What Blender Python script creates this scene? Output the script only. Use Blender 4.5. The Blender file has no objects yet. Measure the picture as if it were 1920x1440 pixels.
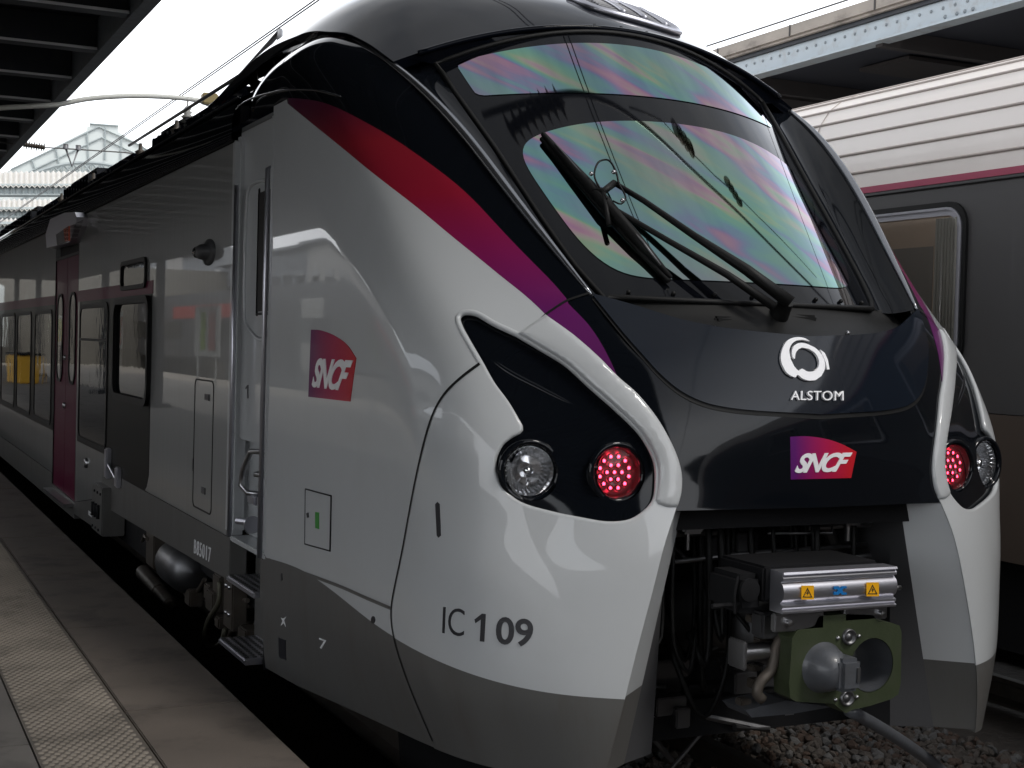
import bpy, bmesh, math, random
import numpy as np
from mathutils import Vector, Matrix, geometry
from mathutils.bvhtree import BVHTree
random.seed(7)
PI = math.pi
SC = bpy.context.scene
COL = SC.collection
# ------------------------------------------------------------------ camera model
F = 2625.0; CX, CY = 960.0, 720.0; H = 2.1; XC = 3.49
_ry = np.array([-1242, -105, F]); _ry = _ry / np.linalg.norm(_ry)
_rx = np.array([5540, 75., F]); _rx = _rx - (_rx @ _ry) * _ry; _rx = _rx / np.linalg.norm(_rx)
_rz = np.cross(_rx, _ry)
if _rz[1] > 0: _rz = -_rz
RM = np.stack([_rx, _ry, _rz], 1)
def ray(px):
    return RM.T @ np.array([(px[0]-CX)/F, (px[1]-CY)/F, 1.0])
def at(px, X=None, Y=None, Z=None):
    d = ray(px)
    t = X/d[0] if X is not None else (Y/d[1] if Y is not None else (Z-H)/d[2])
    return Vector((t*d[0], t*d[1], H+t*d[2]))
cd = bpy.data.cameras.new('camera'); cam = bpy.data.objects.new('camera', cd); COL.objects.link(cam)
cd.sensor_width = 36; cd.lens = F/1920*36; cd.clip_end = 3000; cd.clip_start = .05
cam.matrix_world = Matrix(((RM[0][0], -RM[1][0], -RM[2][0], 0), (RM[0][1], -RM[1][1], -RM[2][1], 0), (RM[0][2], -RM[1][2], -RM[2][2], H), (0, 0, 0, 1)))
SC.camera = cam
# ------------------------------------------------------------------ materials
def mat(name, col, rough=.5, metal=0., coat=0., bump=0., bscale=30., var=0., vscale=3., emit=None, es=0., spec=.5, trans=0., ior=1.5, coatr=.03, dirt=None, dscale=1.5, dcol=(.05,.045,.04), stretch=(1,1,1)):
    m = bpy.data.materials.new(name); m.use_nodes = True
    nt = m.node_tree; b = nt.nodes['Principled BSDF']; L = nt.links.new
    b.inputs['Base Color'].default_value = (*col, 1); b.inputs['Roughness'].default_value = rough
    b.inputs['Metallic'].default_value = metal; b.inputs['Coat Weight'].default_value = coat; b.inputs['Coat Roughness'].default_value = coatr
    b.inputs['Specular IOR Level'].default_value = spec; b.inputs['Transmission Weight'].default_value = trans; b.inputs['IOR'].default_value = ior
    if emit: b.inputs['Emission Color'].default_value = (*emit, 1); b.inputs['Emission Strength'].default_value = es
    tc = nt.nodes.new('ShaderNodeTexCoord'); mp = nt.nodes.new('ShaderNodeMapping'); mp.inputs['Scale'].default_value = stretch
    L(tc.outputs['Object'], mp.inputs['Vector'])
    src = None
    if var > 0:
        n = nt.nodes.new('ShaderNodeTexNoise'); n.inputs['Scale'].default_value = vscale; n.inputs['Detail'].default_value = 6
        L(mp.outputs[0], n.inputs['Vector'])
        mx = nt.nodes.new('ShaderNodeMix'); mx.data_type = 'RGBA'
        mx.inputs['A'].default_value = (*[c*(1-var) for c in col], 1); mx.inputs['B'].default_value = (*[min(1, c*(1+var)) for c in col], 1)
        L(n.outputs['Fac'], mx.inputs['Factor']); src = mx.outputs['Result']
        rr = nt.nodes.new('ShaderNodeMapRange'); rr.inputs['To Min'].default_value = rough*.85; rr.inputs['To Max'].default_value = min(1, rough*1.15)
        L(n.outputs['Fac'], rr.inputs['Value']); L(rr.outputs[0], b.inputs['Roughness'])
    if dirt:
        n = nt.nodes.new('ShaderNodeTexNoise'); n.inputs['Scale'].default_value = dscale; n.inputs['Detail'].default_value = 9; n.inputs['Roughness'].default_value = .65
        L(mp.outputs[0], n.inputs['Vector'])
        rp = nt.nodes.new('ShaderNodeMapRange'); rp.inputs['From Min'].default_value = .5; rp.inputs['From Max'].default_value = .75; rp.inputs['To Max'].default_value = dirt
        L(n.outputs['Fac'], rp.inputs['Value'])
        mx = nt.nodes.new('ShaderNodeMix'); mx.data_type = 'RGBA'
        mx.inputs['A'].default_value = (*col, 1); mx.inputs['B'].default_value = (*dcol, 1)
        if src: L(src, mx.inputs['A'])
        L(rp.outputs[0], mx.inputs['Factor']); src = mx.outputs['Result']
    if src: L(src, b.inputs['Base Color'])
    if bump > 0:
        n = nt.nodes.new('ShaderNodeTexNoise'); n.inputs['Scale'].default_value = bscale; n.inputs['Detail'].default_value = 4
        L(mp.outputs[0], n.inputs['Vector'])
        bp = nt.nodes.new('ShaderNodeBump'); bp.inputs['Distance'].default_value = bump; bp.inputs['Strength'].default_value = 1
        L(n.outputs['Fac'], bp.inputs['Height']); L(bp.outputs[0], b.inputs['Normal'])
    return m
M = {}
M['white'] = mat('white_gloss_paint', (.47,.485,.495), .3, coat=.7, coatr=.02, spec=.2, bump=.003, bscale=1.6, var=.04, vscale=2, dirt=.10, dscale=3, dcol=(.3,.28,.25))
M['side'] = mat('white_gloss_shaded_side', (.25,.252,.25), .3, coat=.95, coatr=.012, spec=.15, bump=.0017, bscale=5, var=.03, vscale=2, dirt=.12, dscale=3, dcol=(.18,.16,.14), stretch=(1,2.2,.22))  # same white paint as the nose, shade put into a darker colour
M['black'] = mat('black_gloss_paint', (.004,.005,.007), .05, coat=0, spec=.27, bump=.001, bscale=1.0)
M['hoodm'] = mat('black_satin_hood', (.006,.009,.015), .07, coat=0, spec=.28, bump=.0006, bscale=1.5)
M['roofm'] = mat('dark_roof_paint', (.003,.004,.007), .05, spec=.09)
M['greysk'] = mat('dark_grey_skirt', (.10,.098,.094), .45, coat=.25, coatr=.06, spec=.3, var=.10, vscale=3, bump=.0004, bscale=60, dirt=.45, dscale=3.5, dcol=(.075,.062,.05), stretch=(1,2,.35))
M['grey2'] = mat('grey_panel', (.05,.05,.053), .5, var=.08)
M['rubber'] = mat('black_rubber', (.008,.008,.008), .5, spec=.2)
M['cavity'] = mat('black_underframe', (.009,.009,.010), .7, var=.3, spec=.15)
M['steel'] = mat('brushed_steel', (.42,.42,.43), .3, metal=1, bump=.0004, bscale=90)
M['dsteel'] = mat('dark_steel', (.15,.15,.155), .4, metal=.85, var=.3, vscale=8)
M['rust'] = mat('oily_metal', (.09,.078,.066), .5, metal=.5, var=.4, vscale=9, dirt=.7, dscale=6, dcol=(.07,.045,.03))
M['alu'] = mat('anodised_aluminium', (.55,.55,.60), .32, metal=.9, bump=.0002, bscale=200)
M['green'] = mat('olive_green_casting', (.032,.043,.018), .55, coat=.08, var=.25, vscale=9, bump=.001, bscale=60, dirt=.5, dscale=9)
M['cone'] = mat('grey_casting', (.075,.08,.09), .42, coat=.2, var=.2, vscale=14, bump=.001, bscale=70, dirt=.4, dscale=10)
M['purple'] = mat('plum_door_paint', (.10,.008,.034), .4, coat=.2, spec=.05, bump=.001, bscale=2)
M['stripe'] = mat('plum_stripe_paint', (.10,.008,.034), .4, coat=.12, spec=.05, bump=.001, bscale=2)
M['dglass'] = mat('tinted_window_glass', (.004,.004,.005), .03, spec=.38, coat=0, bump=.0022, bscale=1.4)
M['charpanel'] = mat('charcoal_band_paint', (.012,.0115,.011), .4, coat=.12, spec=.05, coatr=.02, bump=.001, bscale=2)
M['letterw'] = mat('white_lettering', (.85,.85,.87), .35, coat=.4)
M['letterd'] = mat('charcoal_lettering', (.02,.02,.024), .4)
M['emblem'] = mat('bright_emblem', (.9,.9,.92), .2, coat=.5)
M['trim'] = mat('edge_highlight_grey', (.30,.31,.33), .22, metal=.9)  # stands for the sky highlight on a gloss black edge
M['chrome'] = mat('chrome', (.8,.8,.82), .08, metal=1)
M['yellow'] = mat('yellow_label', (.85,.42,.01), .4)
M['blue'] = mat('blue_mark', (.01,.16,.45), .4)
M['greenl'] = mat('green_label', (.03,.25,.03), .4)
M['led'] = mat('red_led', (.5,.01,.02), .3, emit=(1,.03,.07), es=7)
M['redlens'] = mat('red_lamp_bed', (.13,.06,.065), .25, coat=.5)
def lens_mat():
    m = bpy.data.materials.new('clear_lens'); m.use_nodes = True; nt = m.node_tree; L = nt.links.new
    nt.nodes.remove(nt.nodes['Principled BSDF']); o = nt.nodes['Material Output']
    t = nt.nodes.new('ShaderNodeBsdfTransparent'); g = nt.nodes.new('ShaderNodeBsdfGlossy'); g.inputs['Roughness'].default_value = .02
    f = nt.nodes.new('ShaderNodeFresnel'); f.inputs['IOR'].default_value = 1.35; x = nt.nodes.new('ShaderNodeMixShader')
    L(f.outputs[0], x.inputs[0]); L(t.outputs[0], x.inputs[1]); L(g.outputs[0], x.inputs[2]); L(x.outputs[0], o.inputs[0]); return m
M['glass'] = lens_mat()
M['reflector'] = mat('bright_reflector', (.75,.76,.78), .12, metal=.85)
M['orange'] = mat('amber_reflector', (.5,.08,.02), .2, coat=.6)
def band_mat():
    m = bpy.data.materials.new('gradient_livery_paint'); m.use_nodes = True
    nt = m.node_tree; b = nt.nodes['Principled BSDF']; L = nt.links.new
    b.inputs['Roughness'].default_value = .3; b.inputs['Specular IOR Level'].default_value = .15; b.inputs['Coat Weight'].default_value = .35
    tc = nt.nodes.new('ShaderNodeTexCoord'); sp = nt.nodes.new('ShaderNodeSeparateXYZ'); L(tc.outputs['Object'], sp.inputs[0])
    mr = nt.nodes.new('ShaderNodeMapRange'); mr.inputs['From Min'].default_value = 1.95; mr.inputs['From Max'].default_value = 3.4
    L(sp.outputs['Z'], mr.inputs['Value'])
    cr = nt.nodes.new('ShaderNodeValToRGB'); e = cr.color_ramp.elements
    e[0].position = 0; e[0].color = (.085,.012,.085,1); e[1].position = 1; e[1].color = (.05,.008,.04,1)
    for p, c in ((.2,(.11,.012,.10,1)), (.36,(.18,.010,.075,1)), (.55,(.25,.010,.028,1)), (.74,(.25,.014,.025,1)), (.88,(.10,.012,.03,1))):
        k = e.new(p); k.color = c
    L(mr.outputs[0], cr.inputs[0]); L(cr.outputs[0], b.inputs['Base Color'])
    return m
M['band'] = band_mat()
def logo_mat(a, bcol, axis, lo, hi):
    m = bpy.data.materials.new('logo_gradient'); m.use_nodes = True
    nt = m.node_tree; b = nt.nodes['Principled BSDF']; L = nt.links.new
    b.inputs['Roughness'].default_value = .4; b.inputs['Specular IOR Level'].default_value = .1; b.inputs['Coat Weight'].default_value = .12
    tc = nt.nodes.new('ShaderNodeTexCoord'); sp = nt.nodes.new('ShaderNodeSeparateXYZ'); L(tc.outputs['Object'], sp.inputs[0])
    mr = nt.nodes.new('ShaderNodeMapRange'); mr.inputs['From Min'].default_value = lo; mr.inputs['From Max'].default_value = hi
    L(sp.outputs[axis], mr.inputs['Value'])
    cr = nt.nodes.new('ShaderNodeValToRGB'); e = cr.color_ramp.elements
    e[0].color = (*a, 1); e[1].color = (*bcol, 1); k = e.new(.55); k.color = (.38,.012,.07,1)
    L(mr.outputs[0], cr.inputs[0]); L(cr.outputs[0], b.inputs['Base Color'])
    return m
def iris_mat():
    # oil-like rainbow coating: film thickness wanders in diagonal streaks
    m = bpy.data.materials.new('iridescent_coated_glass'); m.use_nodes = True
    nt = m.node_tree; L = nt.links.new; b = nt.nodes['Principled BSDF']
    tc = nt.nodes.new('ShaderNodeTexCoord'); mp = nt.nodes.new('ShaderNodeMapping')
    m0 = nt.nodes.new('ShaderNodeMapping'); m0.inputs['Rotation'].default_value = (0, math.radians(-35), 0)
    L(tc.outputs['Object'], m0.inputs[0]); mp.inputs['Scale'].default_value = (.34, 0, 1.7); L(m0.outputs[0], mp.inputs[0])
    n = nt.nodes.new('ShaderNodeTexNoise'); n.inputs['Scale'].default_value = 2.6; n.inputs['Detail'].default_value = 3.4; n.inputs['Roughness'].default_value = .5; n.inputs['Distortion'].default_value = .35
    L(mp.outputs[0], n.inputs['Vector'])
    mu = nt.nodes.new('ShaderNodeMath'); mu.operation = 'MULTIPLY'; mu.inputs[1].default_value = 4.2; L(n.outputs['Fac'], mu.inputs[0])
    pp = nt.nodes.new('ShaderNodeMath'); pp.operation = 'FRACT'; L(mu.outputs[0], pp.inputs[0])
    cr = nt.nodes.new('ShaderNodeValToRGB'); cr.color_ramp.interpolation = 'B_SPLINE'; e = cr.color_ramp.elements
    cols = [(0,(.075,.25,.21)), (.16,(.07,.23,.23)), (.28,(.09,.13,.27)), (.38,(.22,.10,.22)), (.50,(.34,.13,.20)), (.62,(.30,.24,.22)), (.74,(.20,.28,.13)), (.86,(.09,.28,.18)), (1,(.075,.25,.21))]
    e[0].position = 0; e[0].color = (*cols[0][1], 1); e[1].position = 1; e[1].color = (*cols[-1][1], 1)
    for p, c in cols[1:-1]:
        k = e.new(p); k.color = (*[min(1, v*1.38) for v in c], 1)
    e[0].color = e[-1].color = (.11,.33,.28,1)
    L(pp.outputs[0], cr.inputs[0])
    n2 = nt.nodes.new('ShaderNodeTexNoise'); n2.inputs['Scale'].default_value = 1.6; L(tc.outputs['Object'], n2.inputs['Vector'])
    mx = nt.nodes.new('ShaderNodeMix'); mx.data_type = 'RGBA'; mx.inputs['B'].default_value = (.25,.275,.285,1)
    mr = nt.nodes.new('ShaderNodeMapRange'); mr.inputs['From Min'].default_value = .35; mr.inputs['From Max'].default_value = .75; mr.inputs['To Min'].default_value = .22; mr.inputs['To Max'].default_value = .9
    L(n2.outputs['Fac'], mr.inputs['Value']); L(mr.outputs[0], mx.inputs['Factor']); L(cr.outputs[0], mx.inputs['A'])
    L(mx.outputs['Result'], b.inputs['Base Color'])
    b.inputs['Metallic'].default_value = 1; b.inputs['Roughness'].default_value = .025
    b.inputs['Coat Weight'].default_value = .3
    return m
M['iris'] = iris_mat()
# ------------------------------------------------------------------ object helpers
ROOTLOC = {}
def empty(name, loc, label=None, cat=None, group=None):
    o = bpy.data.objects.new(name, None); COL.objects.link(o); o.location = loc; o.empty_display_size = .3
    ROOTLOC[o.name] = Vector(loc)
    if label: o['label'] = label; o['category'] = cat
    if group: o['group'] = group
    return o
def rootloc(p):
    v = Vector((0, 0, 0))
    while p is not None:
        v += p.location; p = p.parent
    return v
def mk(name, V, Fc, m, parent=None, smooth=False, normals=None, label=None, auto=None):
    off = rootloc(parent)
    me = bpy.data.meshes.new(name)
    me.from_pydata([tuple(Vector(v)-off) for v in V], [], Fc)
    mats = m if isinstance(m, (list, tuple)) else [m]
    for x in mats: me.materials.append(x)
    me.update()
    if smooth or normals is not None:
        me.polygons.foreach_set('use_smooth', [True]*len(me.polygons))
    if normals is not None:
        me.normals_split_custom_set_from_vertices([tuple(n) for n in normals])
    o = bpy.data.objects.new(name, me); COL.objects.link(o)
    if parent is not None: o.parent = parent
    if label: o['label'] = label
    if auto is not None:
        bm = bmesh.new(); bm.from_mesh(me)
        for e_ in bm.edges:
            if len(e_.link_faces) == 2 and e_.calc_face_angle(0) > math.radians(auto): e_.smooth = False
        for f_ in bm.faces: f_.smooth = True
        bm.to_mesh(me); bm.free()
    return o
class MB:
    def __init__(s): s.V = []; s.F = []
    def add(s, V, Fc):
        n = len(s.V); s.V += [Vector(v) for v in V]; s.F += [tuple(i+n for i in f) for f in Fc]; return s
    def box(s, x0, x1, y0, y1, z0, z1, rot=None, c=None):
        V = [Vector((x, y, z)) for x in (x0, x1) for y in (y0, y1) for z in (z0, z1)]
        if rot is not None:
            c = Vector(c) if c is not None else Vector(((x0+x1)/2, (y0+y1)/2, (z0+z1)/2))
            V = [rot @ (v-c) + c for v in V]
        return s.add(V, [(0,1,3,2), (4,6,7,5), (0,4,5,1), (2,3,7,6), (0,2,6,4), (1,5,7,3)])
    def bbox(s, x0, x1, y0, y1, z0, z1, b=.01, rot=None):
        bm = bmesh.new(); bmesh.ops.create_cube(bm, size=1)
        for v in bm.verts: v.co = Vector(((x0+x1)/2 + v.co.x*(x1-x0), (y0+y1)/2 + v.co.y*(y1-y0), (z0+z1)/2 + v.co.z*(z1-z0)))
        bmesh.ops.bevel(bm, geom=bm.edges[:], offset=min(b, .45*min(abs(x1-x0), abs(y1-y0), abs(z1-z0))), segments=2, affect='EDGES')
        if rot is not None:
            c = Vector(((x0+x1)/2, (y0+y1)/2, (z0+z1)/2))
            for v in bm.verts: v.co = rot @ (v.co-c) + c
        bm.verts.ensure_lookup_table()
        s.add([v.co.copy() for v in bm.verts], [tuple(v.index for v in f.verts) for f in bm.faces]); bm.free(); return s
    def tube(s, pts, r, n=10, cap=True):
        pts = [Vector(p) for p in pts]; R = r if isinstance(r, (list, tuple)) else [r]*len(pts)
        prev = None; rings = []
        for i, p in enumerate(pts):
            t = (pts[min(i+1, len(pts)-1)] - pts[max(i-1, 0)]).normalized()
            if prev is None:
                a = Vector((0, 0, 1)) if abs(t.z) < .9 else Vector((1, 0, 0)); u = t.cross(a).normalized()
            else:
                u = (prev - t*prev.dot(t)).normalized()
            prev = u; w = t.cross(u)
            rings.append([p + R[i]*(math.cos(2*PI*k/n)*u + math.sin(2*PI*k/n)*w) for k in range(n)])
        V = [v for rg in rings for v in rg]; Fc = []
        for i in range(len(pts)-1):
            for k in range(n):
                a = i*n+k; b = i*n+(k+1) % n; Fc.append((a, b, b+n, a+n))
        if cap: Fc.append(tuple(range(n))[::-1]); Fc.append(tuple((len(pts)-1)*n+k for k in range(n)))
        return s.add(V, Fc)
    def lathe(s, c, ax, prof, n=32, close=False):
        # prof: list of (distance along axis, radius)
        c = Vector(c); ax = Vector(ax).normalized(); a = Vector((0, 0, 1)) if abs(ax.z) < .9 else Vector((1, 0, 0))
        u = ax.cross(a).normalized(); w = ax.cross(u)
        V = []; Fc = []
        for (h, r) in prof:
            for k in range(n): V.append(c + ax*h + max(r, 1e-4)*(math.cos(2*PI*k/n)*u + math.sin(2*PI*k/n)*w))
        for i in range(len(prof)-1):
            for k in range(n):
                p = i*n+k; q = i*n+(k+1) % n; Fc.append((p, q, q+n, p+n))
        return s.add(V, Fc)
    def prism(s, poly, d):
        # poly: list of 3D points (planar), extruded by vector d
        n = len(poly); poly = [Vector(p) for p in poly]; d = Vector(d)
        V = poly + [p+d for p in poly]
        Fc = [tuple(range(n)), tuple(range(2*n-1, n-1, -1))] + [(i, i+n, (i+1) % n+n, (i+1) % n) for i in range(n)]
        return s.add(V, Fc)
    def build(s, name, m, parent=None, smooth=False, auto=None, label=None):
        return mk(name, s.V, s.F, m, parent, smooth, auto=auto, label=label)
def _split(s, name, m, parent=None, smooth=False, auto=None):
    par = list(range(len(s.V)))
    def f(i):
        while par[i] != i: par[i] = par[par[i]]; i = par[i]
        return i
    for q in s.F:
        a = f(q[0])
        for k in q[1:]: par[f(k)] = a
    g = {}
    for q in s.F: g.setdefault(f(q[0]), []).append(q)
    out = []
    for fs in g.values():
        ids = {}; V = []
        for q in fs:
            for k in q:
                if k not in ids: ids[k] = len(V); V.append(s.V[k])
        out.append(mk(name, V, [tuple(ids[k] for k in q) for q in fs], m, parent, smooth, auto=auto))
    return out
MB.split = _split
def arc_rect(y0, y1, z0, z1, r, n=6):
    out = []
    for cy, cz, a0 in ((y1-r, z1-r, 0), (y0+r, z1-r, 90), (y0+r, z0+r, 180), (y1-r, z0+r, 270)):
        for k in range(n+1):
            a = math.radians(a0+90*k/n); out.append((cy+r*math.cos(a), cz+r*math.sin(a)))
    return out
def smoothline(pts, step):
    # Catmull-Rom through 2D/3D points, resampled
    P = [np.array(p, float) for p in pts]
    out = []
    for i in range(len(P)-1):
        p0 = P[max(i-1, 0)]; p1 = P[i]; p2 = P[i+1]; p3 = P[min(i+2, len(P)-1)]
        L_ = np.linalg.norm(p2-p1); k = max(1, int(math.ceil(L_/step)))
        # limit tangents to avoid overshoot at uneven spacing
        m1 = (p2-p0)/(np.linalg.norm(p2-p1)+np.linalg.norm(p1-p0)+1e-9)*L_ if i > 0 else (p2-p1)
        m2 = (p3-p1)/(np.linalg.norm(p3-p2)+np.linalg.norm(p2-p1)+1e-9)*L_ if i+2 < len(P) else (p2-p1)
        for j in range(k):
            t = j/k
            out.append((2*t**3-3*t**2+1)*p1 + (t**3-2*t**2+t)*m1 + (-2*t**3+3*t**2)*p2 + (t**3-t**2)*m2)
    out.append(P[-1])
    return out
# ------------------------------------------------------------------ patches
def interp(xs, ys, x):
    # monotone cubic Hermite
    xs = np.array(xs, float); ys = np.array(ys, float); h = np.diff(xs); d = np.diff(ys)/h
    m = np.zeros(len(xs)); m[0] = d[0]; m[-1] = d[-1]
    for i in range(1, len(xs)-1):
        if d[i-1]*d[i] > 0:
            w1 = 2*h[i]+h[i-1]; w2 = h[i]+2*h[i-1]; m[i] = (w1+w2)/(w1/d[i-1]+w2/d[i])
    x = np.clip(x, xs[0], xs[-1]); i = np.clip(np.searchsorted(xs, x)-1, 0, len(xs)-2)
    t = (x-xs[i])/h[i]
    return (2*t**3-3*t**2+1)*ys[i] + (t**3-2*t**2+t)*h[i]*m[i] + (-2*t**3+3*t**2)*ys[i+1] + (t**3-t**2)*h[i]*m[i+1]
class Patch:
    def __init__(s, us, vs, P, su=1., sv=1., flip=False, symu0=False):
        s.us = np.array(us); s.vs = np.array(vs); s.P = np.array(P); s.su = su; s.sv = sv  # P[iu,iv,3]
        du = np.gradient(s.P, axis=0); dv = np.gradient(s.P, axis=1)
        N = np.cross(du, dv); N /= (np.linalg.norm(N, axis=2, keepdims=True)+1e-12)
        if flip: N = -N
        if symu0:
            N[0, :, 0] = 0; N /= (np.linalg.norm(N, axis=2, keepdims=True)+1e-12)
        s.N = N
        nu, nv = len(us), len(vs); s.nv = nv
        V = [Vector(p) for p in s.P.reshape(-1, 3)]; T = []; s.T = []
        for i in range(nu-1):
            for j in range(nv-1):
                a = i*nv+j; b = a+nv
                T += [(a, b, b+1), (a, b+1, a+1)]
        s.V = V; s.Tr = T; s.bvh = BVHTree.FromPolygons(V, T)
    def _i(s, A, u, v):
        fu = np.interp(u, s.us, np.arange(len(s.us))); fv = np.interp(v, s.vs, np.arange(len(s.vs)))
        i = min(int(fu), len(s.us)-2); j = min(int(fv), len(s.vs)-2); a = fu-i; b = fv-j
        return (1-a)*(1-b)*A[i, j] + a*(1-b)*A[i+1, j] + (1-a)*b*A[i, j+1] + a*b*A[i+1, j+1]
    def p(s, u, v): return Vector(s._i(s.P, u, v))
    def n(s, u, v): return Vector(s._i(s.N, u, v)).normalized()
    def hit(s, px, quiet=False):
        d = Vector(ray(px)).normalized(); loc, nor, idx, dist = s.bvh.ray_cast(Vector((0, 0, H)), d)
        if loc is None:
            if not quiet: print('MISS', px)
            return None
        a, b, c = s.Tr[idx]
        uvs = [(s.us[k // s.nv], s.vs[k % s.nv], 0) for k in (a, b, c)]
        w = geometry.barycentric_transform(loc, s.V[a], s.V[b], s.V[c], Vector(uvs[0]), Vector(uvs[1]), Vector(uvs[2]))
        return (w.x, w.y)
    def line(s, pts, step=10, smooth=True):
        out = []; run = []
        def flush():
            if len(run) > 1:
                for q in (smoothline(run, step) if smooth else seg(run, step)):
                    h = s.hit(q, quiet=True)
                    if h is not None: out.append(h)
            elif len(run) == 1:
                h = s.hit(run[0])
                if h is not None: out.append(h)
            run.clear()
        for p in pts:
            if len(p) == 3: flush(); out.append((p[1], p[2]))
            else: run.append(p)
        flush(); return out
def seg(pts, step):
    out = []
    for a, b in zip(pts[:-1], pts[1:]):
        k = max(1, int(math.dist(a, b)/step))
        out += [(a[0]+(b[0]-a[0])*t/k, a[1]+(b[1]-a[1])*t/k) for t in range(k)]
    return out+[pts[-1]]
def inpoly(x, y, poly):
    c = False; j = len(poly)-1
    for i in range(len(poly)):
        xi, yi = poly[i]; xj, yj = poly[j]
        if (yi > y) != (yj > y) and x < (xj-xi)*(y-yi)/(yj-yi)+xi: c = not c
        j = i
    return c
def inset(poly, d):
    n = len(poly); A = sum(poly[i][0]*poly[(i+1) % n][1]-poly[(i+1) % n][0]*poly[i][1] for i in range(n)); sg = 1 if A > 0 else -1
    out = []
    for i in range(n):
        a = Vector(poly[i-1]); b = Vector(poly[i]); c = Vector(poly[(i+1) % n])
        e1 = (b-a); e2 = (c-b)
        if e1.length < 1e-9 or e2.length < 1e-9: continue
        e1.normalize(); e2.normalize(); n1 = Vector((-e1.y, e1.x))*sg; n2 = Vector((-e2.y, e2.x))*sg
        m = n1+n2
        if m.length < .2: continue
        m.normalize(); m *= min(1.6, 1/max(.4, m.dot(n1)))
        out.append(tuple(b+m*d))
    return out
def dedupe(poly, eps):
    out = []
    for p in poly:
        if not out or math.dist(out[-1], p) > eps: out.append(p)
    while len(out) > 2 and math.dist(out[0], out[-1]) < eps: out.pop()
    return out
def cut(patch, lines, classify, du, dv, ubox, vbox, insets=()):
    """constrained triangulation of a patch; classify(u,v) -> key or None. returns {key: [tri of uv]}, verts"""
    su, sv = patch.su, patch.sv
    pts = []; edges = []
    for L_, closed in lines:
        q = dedupe([(a*su, b*sv) for a, b in L_], .004); n0 = len(pts); pts += q
        edges += [(n0+i, n0+i+1) for i in range(len(q)-1)]
        if closed: edges.append((n0+len(q)-1, n0))
    u0, u1 = ubox; v0, v1 = vbox
    nu = int(round((u1-u0)*su/du)); nv = int(round((v1-v0)*sv/dv))
    keep = pts[:]
    cell = {}
    for p in keep: cell.setdefault((int(p[0]//.03), int(p[1]//.03)), []).append(p)
    def near(x, y, r):
        cx, cy = int(x//.03), int(y//.03)
        for i in (-1, 0, 1):
            for j in (-1, 0, 1):
                for p in cell.get((cx+i, cy+j), ()):
                    if (p[0]-x)**2+(p[1]-y)**2 < r*r: return True
        return False
    for i in range(nu+1):
        for j in range(nv+1):
            x = (u0+(u1-u0)*i/nu)*su; y = (v0+(v1-v0)*j/nv)*sv
            if i in (0, nu) or j in (0, nv) or not near(x, y, .012): pts.append((x, y))
    r = geometry.delaunay_2d_cdt([Vector(p) for p in pts], edges, [], 0, 1e-5)
    V = [(p.x/su, p.y/sv) for p in r[0]]; out = {}
    for f in r[2]:
        cu = sum(V[i][0] for i in f)/len(f); cv = sum(V[i][1] for i in f)/len(f)
        if not (u0-1e-6 <= cu <= u1+1e-6 and v0-1e-6 <= cv <= v1+1e-6): continue
        k = classify(cu, cv)
        if k is not None: out.setdefault(k, []).append(tuple(f))
    return V, out
def mirV(V): return [Vector((2*XC-v.x, v.y, v.z)) for v in V]
def panel(patch, V, tris, off=0., wall=0., inner=None, rim=0.):
    """returns verts, faces, normals. inner(uv)->extra offset"""
    ids = {}; P = []; N = []; Fc = []
    def vid(i):
        if i not in ids:
            u, v = V[i]; n = patch.n(u, v); o = off + (inner(u, v) if inner else 0)
            ids[i] = len(P); P.append(patch.p(u, v)+n*o); N.append(n)
        return ids[i]
    cnt = {}
    for t in tris:
        f = [vid(i) for i in t]
        # orientation
        a, b, c = P[f[0]], P[f[1]], P[f[2]]
        if (b-a).cross(c-a).dot(N[f[0]]) < 0: f = f[::-1]
        Fc.append(tuple(f))
        for k in range(len(f)):
            e = (f[k], f[(k+1) % len(f)]); cnt[tuple(sorted(e))] = cnt.get(tuple(sorted(e)), []) + [e]
    if wall:
        for es in cnt.values():
            if len(es) == 1:
                a, b = es[0]; pa, pb = P[a], P[b]; qa = pa-N[a]*wall; qb = pb-N[b]*wall
                wn = (pb-pa).cross(N[a]).normalized(); n0 = len(P)
                P += [pa.copy(), pb.copy(), qb, qa]; N += [wn]*4
                Fc.append((n0+1, n0, n0+3, n0+2))
    return P, Fc, N
def put(name, data, m, parent, mirror=False, label=None):
    P, Fc, N = data
    if mirror: P = mirV(P); Fc = [f[::-1] for f in Fc]; N = [Vector((-n[0], n[1], n[2])) for n in N]
    return mk(name, P, Fc, m, parent, normals=N, label=label)
def join2(data):
    P, Fc, N = data; n = len(P)
    return P+mirV(P), Fc+[tuple(i+n for i in f[::-1]) for f in Fc], list(N)+[Vector((-a[0], a[1], a[2])) for a in N]
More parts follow.
